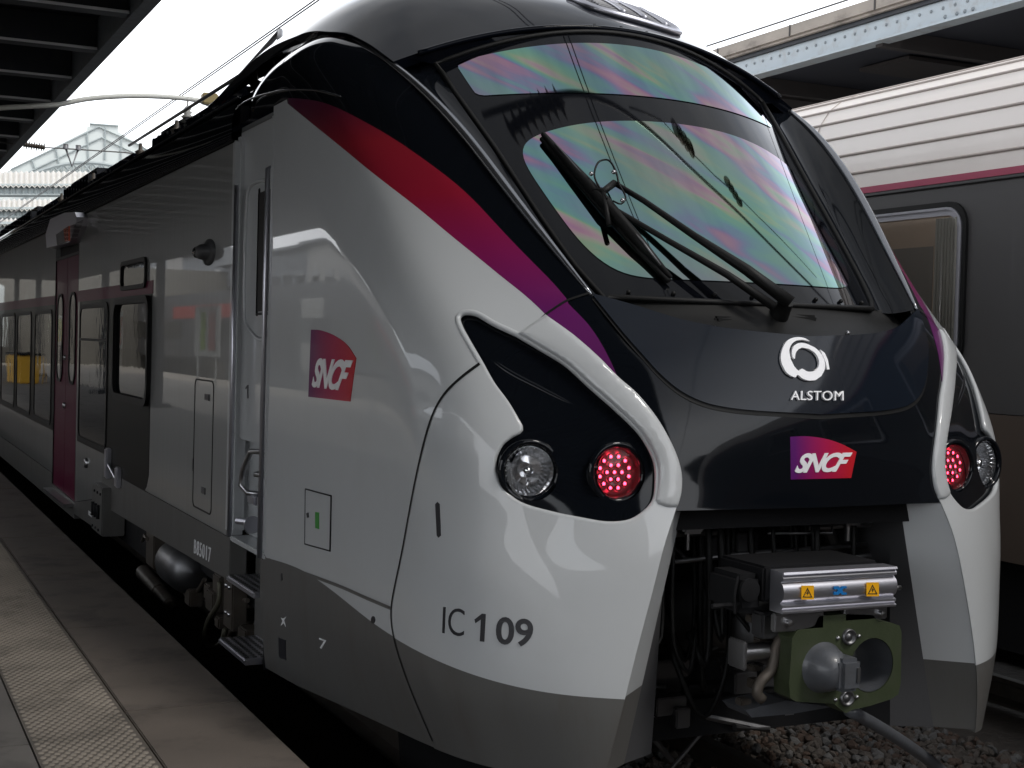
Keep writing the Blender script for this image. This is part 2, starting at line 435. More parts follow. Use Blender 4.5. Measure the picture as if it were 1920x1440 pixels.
# ------------------------------------------------------------------ the train's nose shell (half), measured table
UK = [0, .5, 1, 1.35, 1.7, 2, 3]
RR = [
 (.25, [(0,4.56),(.47,4.56),(.93,4.60),(1.06,4.74),(1.15,4.95),(1.20,5.45),(1.40,7.45)]),
 (.5,  [(0,4.50),(.46,4.50),(.91,4.54),(1.09,4.69),(1.24,4.95),(1.32,5.45),(1.43,7.45)]),
 (.8,  [(0,4.49),(.43,4.49),(.858,4.497),(1.12,4.65),(1.34,4.93),(1.41,5.40),(1.43,7.45)]),
 (1.2, [(0,4.485),(.38,4.485),(.755,4.49),(1.08,4.64),(1.34,4.89),(1.428,5.30),(1.43,7.45)]),
 (1.46,[(0,4.48),(.33,4.49),(.67,4.51),(.98,4.63),(1.31,4.86),(1.43,5.25),(1.43,7.45)]),
 (1.52,[(0,4.48),(.31,4.485),(.62,4.525),(.96,4.63),(1.31,4.86),(1.43,5.25),(1.43,7.45)]),
 (1.65,[(0,4.474),(.31,4.49),(.62,4.54),(.95,4.66),(1.30,4.86),(1.43,5.25),(1.43,7.45)]),
 (1.8, [(0,4.485),(.32,4.505),(.65,4.57),(.98,4.72),(1.30,4.91),(1.43,5.28),(1.43,7.45)]),
 (1.95,[(0,4.525),(.32,4.545),(.655,4.625),(.98,4.79),(1.30,5.00),(1.43,5.38),(1.43,7.45)]),
 (2.1, [(0,4.57),(.36,4.60),(.735,4.71),(1.03,4.87),(1.30,5.11),(1.43,5.52),(1.43,7.45)]),
 (2.31,[(0,4.64),(.40,4.70),(.83,4.90),(1.08,5.10),(1.32,5.38),(1.43,5.80),(1.43,7.45)]),
 (2.53,[(0,4.8),(.43,4.9),(.90,5.149),(1.12,5.35),(1.34,5.68),(1.43,6.2),(1.43,7.45)]),
 (2.76,[(0,5.1),(.46,5.2),(.975,5.403),(1.18,5.62),(1.36,5.98),(1.43,6.6),(1.43,7.45)]),
 (3.02,[(0,5.4),(.48,5.5),(1.04,5.70),(1.23,5.95),(1.38,6.30),(1.43,6.9),(1.43,7.45)]),
 (3.28,[(0,5.7),(.5,5.8),(1.115,6.07),(1.28,6.32),(1.39,6.65),(1.43,7.05),(1.43,7.45)]),
 (3.42,[(0,5.9),(.5,6.0),(1.155,6.313),(1.29,6.58),(1.385,6.85),(1.43,7.15),(1.43,7.45)]),
 (3.56,[(0,6.2),(.5,6.3),(1.185,6.634),(1.29,6.8),(1.37,7.0),(1.41,7.2),(1.415,7.45)]),
 (3.64,[(0,6.4),(.5,6.6),(1.205,6.85),(1.28,6.95),(1.34,7.1),(1.365,7.25),(1.375,7.45)]),
 (3.72,[(0,6.6),(.5,6.8),(1.21,7.05),(1.24,7.1),(1.265,7.2),(1.28,7.3),(1.29,7.45)]),
 (3.77,[(0,6.8),(.5,7.0),(1.15,7.2),(1.16,7.25),(1.17,7.3),(1.18,7.35),(1.19,7.45)]),
]
ZK = [r[0] for r in RR]
US = np.concatenate([np.linspace(0, 1, 21)[:-1], np.linspace(1, 2, 61)[:-1], np.linspace(2, 3, 25)])
VS = np.arange(.25, 3.7701, .01*2)
Kd = np.array([[interp(ZK, [r[1][k][0] for r in RR], z) for z in VS] for k in range(7)])
Ky = np.array([[interp(ZK, [r[1][k][1] for r in RR], z) for z in VS] for k in range(7)])
def gsm(A, axis, sig, it):
    for _ in range(it):
        B = A.copy(); sl = [slice(None)]*A.ndim
        a = [slice(None)]*A.ndim; b = a[:]; c = a[:]
        a[axis] = slice(0, -2); b[axis] = slice(1, -1); c[axis] = slice(2, None)
        B[tuple(b)] = A[tuple(b)]*(1-sig)+sig*.5*(A[tuple(a)]+A[tuple(c)]); A = B
    return A
Kd = gsm(Kd, 1, .8, 14); Ky = gsm(Ky, 1, .8, 14)
G = np.zeros((len(US), len(VS), 3))
for j, z in enumerate(VS):
    # chord-length spline through mirrored control points for a fair plan curve
    P = [np.array((Kd[k][j], Ky[k][j])) for k in range(7)]
    Q = P
    def cr(p0, p1, p2, p3, t):
        m1 = (p2-p0)/(np.linalg.norm(p2-p1)+np.linalg.norm(p1-p0)+1e-9)*np.linalg.norm(p2-p1)
        m2 = (p3-p1)/(np.linalg.norm(p3-p2)+np.linalg.norm(p2-p1)+1e-9)*np.linalg.norm(p2-p1)
        return (2*t**3-3*t**2+1)*p1+(t**3-2*t**2+t)*m1+(-2*t**3+3*t**2)*p2+(t**3-t**2)*m2
    first = np.array((-P[1][0], P[1][1])); last = P[6]+(0, 1.0)
    if z > 2.33: first = P[0]
    Q = [first]+P+[last]
    for i, u in enumerate(US):
        k = min(int(np.searchsorted(UK, u, side='right')-1), 5); t = (u-UK[k])/(UK[k+1]-UK[k])
        if z > 2.33 and k == 2:
            p0 = 2*Q[k+1]-Q[k+2]
        else: p0 = Q[k]
        p3 = Q[k+3]
        if k == 4:
            wz = float(np.interp(z, [1.6, 1.85, 3.3, 3.5], [0, 1, 1, 0])); p3 = p3*(1-wz)+(2*Q[k+2]-Q[k+1])*wz
        q = cr(p0, Q[k+1], Q[k+2], p3, t)
        G[i, j] = (XC-min(q[0], 1.43), q[1], z)
G[20:] = gsm(G[20:], 0, .6, 4)
G[:, :, 0] = np.maximum(G[:, :, 0], XC-1.43)
SH = Patch(US, VS, G, su=.9, sv=1.0, flip=True, symu0=True)
if SH.N[40, 60][1] > 0: SH.N = -SH.N
EDGE = np.array([tuple(SH.p(1, z)) for z in np.arange(2.31, 3.66, .03)])
EDGE = [Vector(p) for p in gsm(EDGE, 0, .8, 12)]
# ------------------------------------------------------------------ the train
T = empty('passenger_train', (XC, 7.5, 0), 'white and black railcar with rainbow tinted windscreen and lit red tail lamps beside the platform', 'train')
# traced livery and joint lines on the near side
band_up = [(541,184),(582,184),(608,190),(637,202),(660,216),(707,240),(752,268),(804,305),(856,344),(890,375),(926,416),(999,492),(1028,520),(1048,540),(1064,562)]
band_up2 = [(1066,570),(1107,613),(1139,665),(1157,705)]
band_lo = [(539,194),(582,229),(660,292),(695,322),(765,375),(782,388),(871,463),(900,484),(940,520),(969,540),(1000,566),(1023,590)]
fing_r = [(1023,591),(1076,629),(1124,671),(1157,705),(1197,741),(1235,789),(1264,843),(1277,885),(1277,923),(1270,949)]
rec = [(970,625),(1012,650),(1063,682),(1107,722),(1155,764),(1197,805),(1219,837),(1232,869),(1234,907),(1229,939),(1210,962),(1181,979),(1139,983),(1092,976),(1028,963),(973,946),(941,920),(925,888),(925,859),(938,831),(957,815),(975,804),(967,786),(948,754),(922,719),(898,677),(874,636),(860,609),(857,594),(868,584),(893,586),(925,604)]
joint = [(900,683),(880,697),(850,722),(829,745),(810,785),(792,850),(775,930),(755,1040),(738,1120),(734,1150),(740,1195),(760,1260),(790,1335),(813,1388)]
grey_b = [(500,1046),(560,1062),(600,1090),(640,1120),(690,1162),(740,1196),(800,1229),(860,1255),(920,1275),(990,1292),(1060,1303),(1120,1308),(1174,1311)]
def fair(pts, it=25):
    A = np.array([tuple(q) for q in smoothline(pts, 8)]); return [tuple(q) for q in gsm(A, 0, .8, it)]
band_up, band_up2, band_lo, grey_b, joint = fair(band_up), fair(band_up2, 4), fair(band_lo), fair(grey_b), fair(joint, 8)
Lband_up = SH.line(band_up, 8); Lband_up2 = SH.line(band_up2, 8); Lband_lo = SH.line(band_lo, 8)
Lfing = SH.line(fing_r, 7); Lrec = SH.line(rec+[rec[0]], 6)[:-1]; Ljoint = SH.line(joint, 9); Lgrey = SH.line(grey_b, 10)
Ljoint2 = SH.line([(975,626),(1000,612),(1023,591),(1044,576),(1064,564),(1090,555),(1106,550)], 6)
pl_white = [(3.001, 3.36)] + [Lband_lo[0]] + Lband_lo[1:] + Lfing[1:] + [(1.0, Lfing[-1][1]), (.999, 1.478), (.999, .2), (3.001, .2)]
pl_white[1] = (Lband_lo[0][0], 3.36)
pl_white.insert(2, Lband_lo[0])
pl_grey = [(3.001, Lgrey[0][1])] + Lgrey + [(.9, Lgrey[-1][1]), (.9, .2), (3.001, .2)]
pl_band = Lband_up + Lband_up2 + Lfing[:1][::-1] + Lband_lo[::-1]
pl_band = Lband_up + Lband_up2 + [q for q in Lfing if q[1] > Lband_up2[-1][1]][::-1] + Lband_lo[::-1]
# front panels = everything ahead of the joint
jend = Ljoint[-1]
pl_front = Ljoint2[::-1][:-1] + [Ljoint2[0]] + [Ljoint[0]] + Ljoint[1:] + [(jend[0]+.03, .2), (.5, .2), (.5, Ljoint2[-1][1])]
pl_fing = [Lfing[0]] + Lfing[1:] + SH.line([(1268,951),(1251,951),(1233,945)], 6) + [q for q in SH.line([(1229,939),(1234,907),(1232,869),(1219,837),(1197,805),(1155,764),(1107,722),(1063,682),(1012,650),(972,626)], 6)]
hood_top = SH.line([(1112,553),(1150,563),(1199,577),(1272,599),(1345,614),(1417,623)], 8)
hood_lo = SH.line([(1112,556),(1141,592),(1172,630),(1205,667),(1238,703),(1277,735),(1322,756),(1371,766),(1420,771)], 7)
zt = hood_top[-1][1]; zl = hood_lo[-1][1]
pl_hood = hood_lo + [(0, zl-.012)] + [(0, zt-.012)] + hood_top[::-1]
def zbot(u):    # skirt bottom edge
    p = SH.p(min(max(u, 1), 3), .45); y = p.y
    return float(np.interp(y, [4.4, 4.9, 5.5, 7.0, 7.5], [.50, .46, .41, .31, .30]))
skb = [(u, zbot(u)) for u in np.linspace(1, 3, 70)]
ztop = hood_top[0][1]
cowl = [(0, zt+.03)] + [(u, max(v, 0)+.03) for u, v in hood_top[::-1]]
def top_ok(u, v):
    return v < np.interp(u, [q[0] for q in hood_top[::-1]], [q[1] for q in hood_top[::-1]])
MASKZ = 1.49
def cls(u, v):
    if u < 1:
        if v < MASKZ: return None
        if inpoly(u, v, pl_hood): return 'hood'
        return 'mask' if top_ok(u, v) else None
    if v < zbot(u): return None
    if inpoly(u, v, Lrec): return 'recess'
    if inpoly(u, v, pl_fing): return 'finger'
    fr = inpoly(u, v, pl_front)
    if inpoly(u, v, pl_hood): return 'hood'
    if inpoly(u, v, pl_grey): return 'grey_front' if fr else 'grey_rear'
    if inpoly(u, v, pl_white): return 'white_front' if fr else 'white_rear'
    if inpoly(u, v, pl_band): return 'band_front' if fr else 'band_rear'
    if v < MASKZ: return 'white_front'
    if fr and v < 2.33: return 'mask'
    return 'black'
lines = [(pl_white, False), (Lgrey, False), (Lband_up+Lband_up2, False), (Lrec, True), (pl_fing, True), (Ljoint, False), (Ljoint2, False), (pl_hood, True), (skb, False), ([(0, MASKZ), (1, MASKZ)], False), ([(1, .25), (1, 3.77)], False)]
TV, TR = cut(SH, lines, cls, .045, .045, (0, 3), (.25, 3.77))
def dist_poly(u, v, poly, su, sv):
    best = 9
    for i in range(len(poly)):
        ax, ay = poly[i-1][0]*su, poly[i-1][1]*sv; bx, by = poly[i][0]*su, poly[i][1]*sv
        dx, dy = bx-ax, by-ay; L2 = dx*dx+dy*dy
        t = max(0, min(1, ((u*su-ax)*dx+(v*sv-ay)*dy)/L2)) if L2 > 1e-12 else 0
        best = min(best, math.hypot(u*su-ax-t*dx, v*sv-ay-t*dy))
    return best
parts = {
 'white_rear': ('cab_side_panel', 'white', 0, .03), 'white_front': ('nose_side_cover', 'white', .004, .05),
 'grey_rear': ('lower_side_skirt', 'greysk', 0, .03), 'grey_front': ('nose_skirt', 'greysk', .004, .05),
 'band_rear': ('livery_band', 'band', 0, .02), 'band_front': ('livery_band', 'band', .002, .03), 'black': ('cab_shoulder', 'black', 0, .02)}
for k, (nm, mt, off, wl) in parts.items():
    d = panel(SH, TV, TR[k], off, wl)
    for mi in (False, True): put(nm, d, M[mt], T, mi)
# raised white fairing that borders the lamps: bulging cross-section
def ring_(poly, d): return [(a/.9, b) for a, b in inset([(a*.9, b) for a, b in poly], d)]
def fing_in(u, v): return .016*(1-math.exp(-dist_poly(u, v, pl_fing, .9, 1)/.009))
fV, fT = cut(SH, [(pl_fing, True), (ring_(pl_fing, .005), True), (ring_(pl_fing, .012), True)], lambda u, v: 'f' if inpoly(u, v, pl_fing) else None, .02, .02, (.9, 2.2), (1.4, 2.4))
d = panel(SH, fV, fT['f'], .006, .04, fing_in)
def renorm(d, keepwalls=True):
    # recompute smooth normals from faces (positions were displaced)
    P, Fc, N = d; A = [Vector((0, 0, 0)) for _ in P]
    for f in Fc:
        nn = Vector((0, 0, 0))
        for i in range(1, len(f)-1): nn += (P[f[i]]-P[f[0]]).cross(P[f[i+1]]-P[f[0]])
        for i in f: A[i] += nn
    return P, Fc, [a.normalized() if a.length > 1e-12 else n for a, n in zip(A, N)]
d = renorm(d)
for mi in (False, True): put('lamp_fairing', d, M['white'], T, mi)
# hood and mask
def hood_in(u, v): return .010*(1-math.exp(-dist_poly(u, v, [q for q in hood_lo], .9, 1)/.02)) if False else 0
d = panel(SH, TV, TR['hood'], .010, .03); put('nose_hood', join2(d), M['hoodm'], T)
d = panel(SH, TV, TR['mask'], 0, .03); put('nose_mask', join2(d), M['black'], T)
# lamp recess: dished pocket
def rec_in(u, v):
    return -.024
holes_ = [[SH.hit((cx+46*math.cos(a), 886+53*math.sin(a))) for a in np.linspace(0, 2*PI, 37)[:-1]] for cx in (1001, 1166)]
rV, rT = cut(SH, [(Lrec, True)]+[(h_, True) for h_ in holes_]+[(ring_(Lrec, k), True) for k in (.006, .013, .022)], lambda u, v: 'r' if inpoly(u, v, Lrec) and not any(inpoly(u, v, h_) for h_ in holes_) else None, .026, .026, (.9, 2.2), (1.3, 2.4))
d = panel(SH, rV, rT['r'], 0, 0, rec_in)
pocket = [put('lamp_housing', d, M['black'], T, mi) for mi in (False, True)]
def ribbon(patch, L_, w, off, m, name, parent, mirror=True, thick=.004, taper=False):
    V = []; N = []; Fc = []; q = []
    pts = [patch.p(*a) for a in L_]; ns = [patch.n(*a) for a in L_]
    for i in range(len(pts)):
        t = (pts[min(i+1, len(pts)-1)]-pts[max(i-1, 0)]).normalized(); s_ = t.cross(ns[i]).normalized(); ww = w*.5
        if taper: ww *= math.sin(PI*min(1, max(.02, i/(len(pts)-1))))
        V += [pts[i]+s_*ww+ns[i]*off, pts[i]-s_*ww+ns[i]*off]; N += [ns[i], ns[i]]
        if i: k = 2*i; Fc.append((k-2, k-1, k+1, k))
    for f in Fc:
        pass
    a = Fc[0]; nn = (V[a[1]]-V[a[0]]).cross(V[a[2]]-V[a[0]])
    if nn.dot(N[0]) < 0: Fc = [f[::-1] for f in Fc]
    for mi in ((False, True) if mirror else (False,)): put(name, (V, Fc, N), m, parent, mi)
ribbon(SH, Ljoint, .013, .0065, M['rubber'], 'panel_joint', T)
ribbon(SH, Ljoint2, .010, .0045, M['rubber'], 'panel_joint', T)
# groove of the horizontal joint on the cab side above the skirt
Ls = SH.line([(505,1049),(560,1070),(640,1100),(690,1122),(733,1140)], 10); ribbon(SH, Ls, .016, .004, M['greysk'], 'panel_joint', T)
# hood gap
hg = [(q[0], q[1]-.006) for q in hood_lo] + [(0, zl-.02)]
def groove_full():
    V = []; N = []; Fc = []
    L_ = hg; pts = [SH.p(*a) for a in L_]; ns = [SH.n(*a) for a in L_]; ns[-1].x = 0
    for i in range(len(pts)):
        t = (pts[min(i+1, len(pts)-1)]-pts[max(i-1, 0)]).normalized(); s_ = t.cross(ns[i]).normalized()
        if i == len(pts)-1: s_ = Vector((0, s_.y, s_.z)).normalized()
        V += [pts[i]+s_*.011+ns[i]*.003, pts[i]-s_*.011+ns[i]*.003]; N += [ns[i], ns[i]]
        if i: k = 2*i; Fc.append((k-2, k-1, k+1, k))
    if (V[Fc[0][1]]-V[Fc[0][0]]).cross(V[Fc[0][2]]-V[Fc[0][0]]).dot(N[0]) < 0: Fc = [f[::-1] for f in Fc]
    put('hood_gap', join2((V, Fc, N)), M['rubber'], T)
groove_full()
# rounded black shoulder edge, sky highlight put into its colour (left and right)
for s_ in (-1, 1):
    E_ = [Vector((XC+(p.x-XC)*(-s_), p.y, p.z)) for p in EDGE]
    rr = [.006+.016*math.sin(PI*min(1, max(0, i/(len(E_)-1))))**.7 for i in range(len(E_))]
    MB().tube(E_, rr, 10).build('shoulder_highlight', M['trim'], T, smooth=True)
# ------------------------------------------------------------------ windscreen
def gy(d, z): return 4.92+.97*(z-2.39)+.40*d*d
du_ = np.linspace(-1.05, 1.05, 85); dz_ = np.linspace(2.15, 3.74, 81)
WS = Patch(du_, dz_, np.array([[(XC+a, gy(a, z), z) for z in dz_] for a in du_]), 1, 1.35)
if WS.N[40, 40][1] > 0: WS.N = -WS.N
gz = [2.25,2.40,2.416,2.523,2.661,2.812,2.973,3.137,3.30,3.482,3.56,3.7]
gd = [.45,.53,.63,.685,.72,.75,.775,.805,.85,.875,.88,.88]
def dtrim(z): return float(np.interp(z, [2.2,2.33,2.45,2.66,3.0,3.3,3.5,3.7], [.66,.71,.755,.80,.86,.925,.955,.99]))
def ztopv(d): return 3.675-.25*d*d
dark_glass = [( -dtrim(z), z) for z in np.arange(2.29, 3.46, .04)]
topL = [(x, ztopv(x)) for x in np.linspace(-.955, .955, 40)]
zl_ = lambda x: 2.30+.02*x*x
dark_glass = [(-dtrim(z), z) for z in np.arange(2.29, 3.44, .05)] + topL + [(dtrim(z), z) for z in np.arange(3.44, 2.29, -.05)] + [(x, zl_(x)) for x in np.linspace(.68, -.68, 20)]
# glass panes, symmetric
def low_top(x): return 3.165-.13*x*x-.22*abs(x)**4     # top edge of main pane
def up_bot(x): return 3.305-.055*x*x                     # bottom edge of upper pane
def gedge(z): return float(np.interp(z, [2.395,2.41,2.44,2.52,2.661,2.812,2.973,3.137,3.30,3.482,3.6], [.50,.60,.645,.69,.725,.755,.785,.81,.85,.88,.885]))
zz = np.arange(2.41, 2.98, .03)
mainp = [(-gedge(z), z) for z in zz] + [(x, low_top(x)) for x in np.linspace(-.74, .74, 36)] + [(gedge(z), z) for z in zz[::-1]] + [(x, 2.393) for x in np.linspace(.5, -.5, 12)]
zz2 = np.arange(3.28, 3.46, .04)
upp = [(-gedge(z), z) for z in zz2] + [(x, 3.605-.20*x*x) for x in np.linspace(-.84, .84, 36)] + [(gedge(z), z) for z in zz2[::-1]] + [(x, up_bot(x)) for x in np.linspace(.84, -.84, 30)]
def roundp(poly, st_, it):
    A = seg(poly+[poly[0]], st_)[:-1]; A = np.array(A)
    for _ in range(it): A = .3*A+.35*(np.roll(A, 1, 0)+np.roll(A, -1, 0))
    return [tuple(q) for q in A]
mainp = roundp(mainp, .02, 8); upp = roundp(upp, .02, 1)
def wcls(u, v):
    if not inpoly(u, v, dark_glass): return None
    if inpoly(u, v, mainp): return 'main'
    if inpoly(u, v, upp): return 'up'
    return 'dark_glass'  # black surround, with a dark band across between the two panes
wV, wT = cut(WS, [(dark_glass, True), (mainp, True), (upp, True)], wcls, .06, .06, (-1.05, 1.05), (2.15, 3.74))
ws = put('windscreen', panel(WS, wV, wT['dark_glass']+wT['main']+wT['up'], -.003, 0), mat('black_glass', (.003,.0035,.005), .04, spec=.22), T)
put('windscreen_pane', panel(WS, wV, wT['main'], .001), M['iris'], ws)
put('headboard_pane', panel(WS, wV, wT['up'], .001), M['iris'], ws)
# rubber trim round the windscreen, with bolts
tp = [Vector((XC+a, gy(a, z), z)) for a, z in dark_glass] ; tp.append(tp[0])
MB().tube(tp, .013, 8, cap=False).build('windscreen_seal', M['rubber'], ws, smooth=True)
bm_ = MB()
for a in np.linspace(-.9, .9, 13):
    p = Vector((XC+a, gy(a, ztopv(a)+.035), ztopv(a)+.03)); bm_.lathe(p, (0, -.75, .66), [(0, .012), (.012, .011), (.016, .007), (.016, 0)], 10)
for a in np.linspace(-.6, .6, 8):
    p = Vector((XC+a, gy(a, 2.33), 2.33)); bm_.lathe(p, (0, -.75, .66), [(0, .010), (.008, .009), (.012, .006), (.012, 0)], 10)
bm_.split('trim_bolt', M['rubber'], ws, smooth=True)
# flank panels between screen and shoulder edge
def flank(s_):
    V = []; Fc = []
    zs = np.linspace(2.31, 3.46, 40); K = 9
    for z in zs:
        a = Vector((XC-dtrim(z), gy(dtrim(z), z)-.0, z)); b = SH.p(1, z)
        for k in range(K):
            t = k/(K-1); p = a.lerp(b, t) + Vector((0, .045*math.sin(PI*t), -.02*math.sin(PI*t)))
            V.append(Vector((XC+(p.x-XC)*s_, p.y, p.z)))
    for i in range(len(zs)-1):
        for k in range(K-1):
            a = i*K+k; f = (a, a+1, a+K+1, a+K); Fc.append(f if s_ > 0 else f[::-1])
    mk('screen_flank', V, Fc, M['black'], T, smooth=True)
flank(1); flank(-1)
# cowl below the screen
V = []; Fc = []; n = 33
for i in range(n):
    a = -.86+1.72*i/(n-1); da = abs(a)
    ut = np.interp(da, [0, .83], [0, 1]); zz_ = float(np.interp(ut, [q[0] for q in hood_top[::-1]], [q[1] for q in hood_top[::-1]]))
    hp = SH.p(ut, zz_); az = min(da, .72)
    V += [Vector((XC+a, hp.y+.005, zz_-.03)), Vector((XC+a, hp.y+.07, zz_-.07)), Vector((XC+a*.95, gy(az, 2.29)-.03, 2.25)), Vector((XC+a*.92, gy(az, 2.30)+.004, 2.305))]
for i in range(n-1):
    for k in range(3): a = i*4+k; Fc.append((a, a+4, a+5, a+1))
mk('cowl', V, Fc, M['rubber'], T, smooth=True)
# ------------------------------------------------------------------ roof dome over the cab
def zc(y): return float(interp([6.0,6.19,6.4,6.63,7.0,7.5,8.2,9.5], [3.58,3.70,3.815,3.925,4.06,4.17,4.21,4.1], y))
def roofz(d, y):
    d = abs(d); w = max(0, min(1, (y-6.3)/1.0)); w = w*w*(3-2*w)
    return zc(y) - ((1-w)*.25*d*d + w*(.125*(d/.9)**3.3))
rd = np.linspace(-1.3, 1.3, 61); rt = np.linspace(0, 1, 50)
RP = np.array([[(lambda yy: (XC+a, yy, roofz(a, yy)))(6.19+.1*a*a + t**1.3*(9.4-6.19)) for t in rt] for a in rd])
RF = Patch(rd, rt, RP, 1, 3.2)
if RF.N[30, 20][2] < 0: RF.N = -RF.N
def rcls(u, v):
    p = RF.p(u, v); 
    return 'r' if abs(u) <= lim_(p.y) else None
def lim_(y): return float(np.interp(y, [6.0, 6.313, 6.634, 6.85, 7.1, 7.6, 9.5], [1.13, 1.162, 1.192, 1.215, 1.25, 1.28, 1.29]))
def tv_(u, y): return max(0, (y-6.19-.1*u*u)/3.21)**(1/1.3)
rl_ = [(lim_(y), tv_(lim_(y), y)) for y in np.arange(6.32, 9.4, .05)]
rvV, rvT = cut(RF, [([(-lim_(6.32), 0)]+[(-a, b) for a, b in rl_], False), ([(lim_(6.32), 0)]+rl_, False)], rcls, .06, .06, (-1.3, 1.3), (0, 1))
put('cab_roof', panel(RF, rvV, rvT['r'], 0, .05), M['roofm'], T)
# visor lip along the front of the roof
lip = [Vector((XC+a, 6.19+.1*a*a-.01, roofz(a, 6.19+.1*a*a)-.004)) for a in np.linspace(-1.05, 1.05, 50)]
MB().tube(lip, .014, 10).build('visor_lip', M['roofm'], T, smooth=True)
V = []; Fc = []; n = 40
for i in range(n):
    a = -1.09+2.18*i/(n-1); y0 = 6.19+.1*a*a; aw = a*.955/1.09
    V += [Vector((XC+a, y0, roofz(a, y0)-.01)), Vector((XC+aw, gy(aw, ztopv(aw)), ztopv(aw)-.004))]
for i in range(n-1): a = i*2; Fc.append((a, a+1, a+3, a+2))
mk('visor', V, Fc, M['roofm'], T, smooth=True)
# shoulder tail behind the cab (overhang above the cab door)
for s_ in (1, -1):
    V = []; Fc = []; zs = np.arange(3.36, 3.775, .025); ys = np.linspace(7.45, 8.42, 14)
    for z in zs:
        p = SH.p(3, z); d0 = XC-p.x
        for k, y in enumerate(ys):
            t = k/13; dd = d0 - .10*t**3; zz_ = z - (z-3.36)*.35*t**2
            V.append(Vector((XC-dd*s_, y, zz_)))
    K = len(ys)
    for i in range(len(zs)-1):
        for k in range(K-1):
            a = i*K+k; f = (a, a+K, a+K+1, a+1); Fc.append(f if s_ > 0 else f[::-1])
    n0 = len(V); V += [Vector((XC, 8.42, 3.36)), Vector((XC, 8.42, 3.7))]
    Fc.append(tuple([K*i+K-1 for i in range(len(zs))]+[n0+1, n0]))
    mk('shoulder_tail', V, Fc, M['black'], T, auto=40)
# underside of the overhang and drip edge
eb = [(443,204),(455,194),(480,182),(520,172),(560,168),(600,171),(640,183)]
pts = []
for q in smoothline(eb, 8):
    h = SH.hit(q, quiet=True)
    p = SH.p(*h)+SH.n(*h)*.006 if h is not None else at(q, X=XC-1.437)
    pts.append(p)
for s_ in (1, -1): MB().tube([Vector((XC+(p.x-XC)*s_, p.y, p.z)) for p in pts], .006, 8).build('drip_edge', M['black'], T, smooth=True)
MB().box(XC-1.43, XC+1.43, 7.45, 8.4, 3.33, 3.36).build('overhang_soffit', M['roofm'], T)
# roof air intake with grilles
def roof_pt(q, off=0):
    h = RF.hit(q, quiet=True)
    return None if h is None else RF.p(*h)+RF.n(*h)*off
it = [(-.02,6.72),(.0,6.50),(.12,6.42),(.35,6.40),(.50,6.46),(.55,6.60),(.52,6.8),(.3,6.95),(.08,6.9)]
ring = [Vector((XC+a, y, roofz(a, y)+.012)) for a, y in [tuple(q) for q in smoothline(it+[it[0]], .03)]]
intake = MB().tube(ring, .02, 8, cap=False).build('air_intake', M['alu'], T, smooth=True)
fl = MB(); cc = Vector((XC+.27, 6.65, roofz(.27, 6.65)+.006)); n = len(ring)
fl.add([cc]+ring, [(0, i+1, (i+1) % n+1) for i in range(n)]); fl.build('intake_bed', M['dsteel'], intake, smooth=True)
for k in range(3):
    x0 = .05+.13*k; g = MB()
    for j in range(8):
        y = 6.50+.045*j; a0 = x0+.02*j*.4
        g.tube([(XC+a0, y, roofz(a0, y)+.02), (XC+a0+.10, y+.01, roofz(a0+.1, y)+.02)], .006, 6)
    g.split('intake_grille', M['steel'], intake)
    b = MB().tube([(XC+x0+.115+.02*j*.4, 6.46+.045*j, roofz(x0+.115+.008*j, 6.46+.045*j)+.026) for j in range(10)], .012, 8); b.build('intake_bar', M['alu'], intake, smooth=True)
# ------------------------------------------------------------------ decals
def homog(src, dst):
    A = []; B = []
    for (x, y), (u, v) in zip(src, dst):
        A += [[x, y, 1, 0, 0, 0, -u*x, -u*y], [0, 0, 0, x, y, 1, -v*x, -v*y]]; B += [u, v]
    h = np.linalg.solve(np.array(A, float), np.array(B, float)); return np.append(h, 1).reshape(3, 3)
def happ(Hm, x, y):
    q = Hm @ np.array([x, y, 1.]); return (q[0]/q[2], q[1]/q[2])
def text2d(txt, bold=0., shear=0., spacing=1.):
    cu = bpy.data.curves.new('t', 'FONT'); cu.body = txt; cu.offset = bold; cu.shear = shear; cu.space_character = spacing; cu.resolution_u = 5
    o = bpy.data.objects.new('t', cu); COL.objects.link(o)
    dg = bpy.context.evaluated_depsgraph_get(); me = o.evaluated_get(dg).to_mesh()
    V = [(v.co.x, v.co.y) for v in me.vertices]; Fc = [tuple(p.vertices) for p in me.polygons]
    o.evaluated_get(dg).to_mesh_clear(); bpy.data.objects.remove(o); bpy.data.curves.remove(cu)
    return V, Fc
def flat3(V2, F2, fn, nf, thick):
    """V2 2D verts, fn(x,y)->surface point+normal, raised prism"""
    P = []; ok = True
    for x, y in V2:
        r = fn(x, y)
        if r is None: return None
        P.append(r)
    V = [p+n*thick for p, n in P]; Fc = []
    for f in F2:
        a, b, c = V[f[0]], V[f[1]], V[f[2]]
        Fc.append(f if (b-a).cross(c-a).dot(P[f[0]][1]) > 0 else f[::-1])
    cnt = {}
    for f in Fc:
        for k in range(len(f)):
            e = (f[k], f[(k+1) % len(f)]); cnt.setdefault(tuple(sorted(e)), []).append(e)
    n0 = len(V); V += [p-n*.002 for p, n in P]
    for es in cnt.values():
        if len(es) == 1: a, b = es[0]; Fc.append((b, a, a+n0, b+n0))
    return V, Fc
def surf_px(patch, base=0.):
    def fn(x, y):
        h = patch.hit((x, y), quiet=True)
        if h is None: return None
        n = patch.n(*h); return patch.p(*h)+n*base, n
    return fn
def plane_px(X, base=0.):
    def fn(x, y): return at((x, y), X=X)+Vector((-base, 0, 0)), Vector((-1, 0, 0))
    return fn
def planeY_px(Y):
    def fn(x, y): return at((x, y), Y=Y), Vector((0, -1, 0))
    return fn
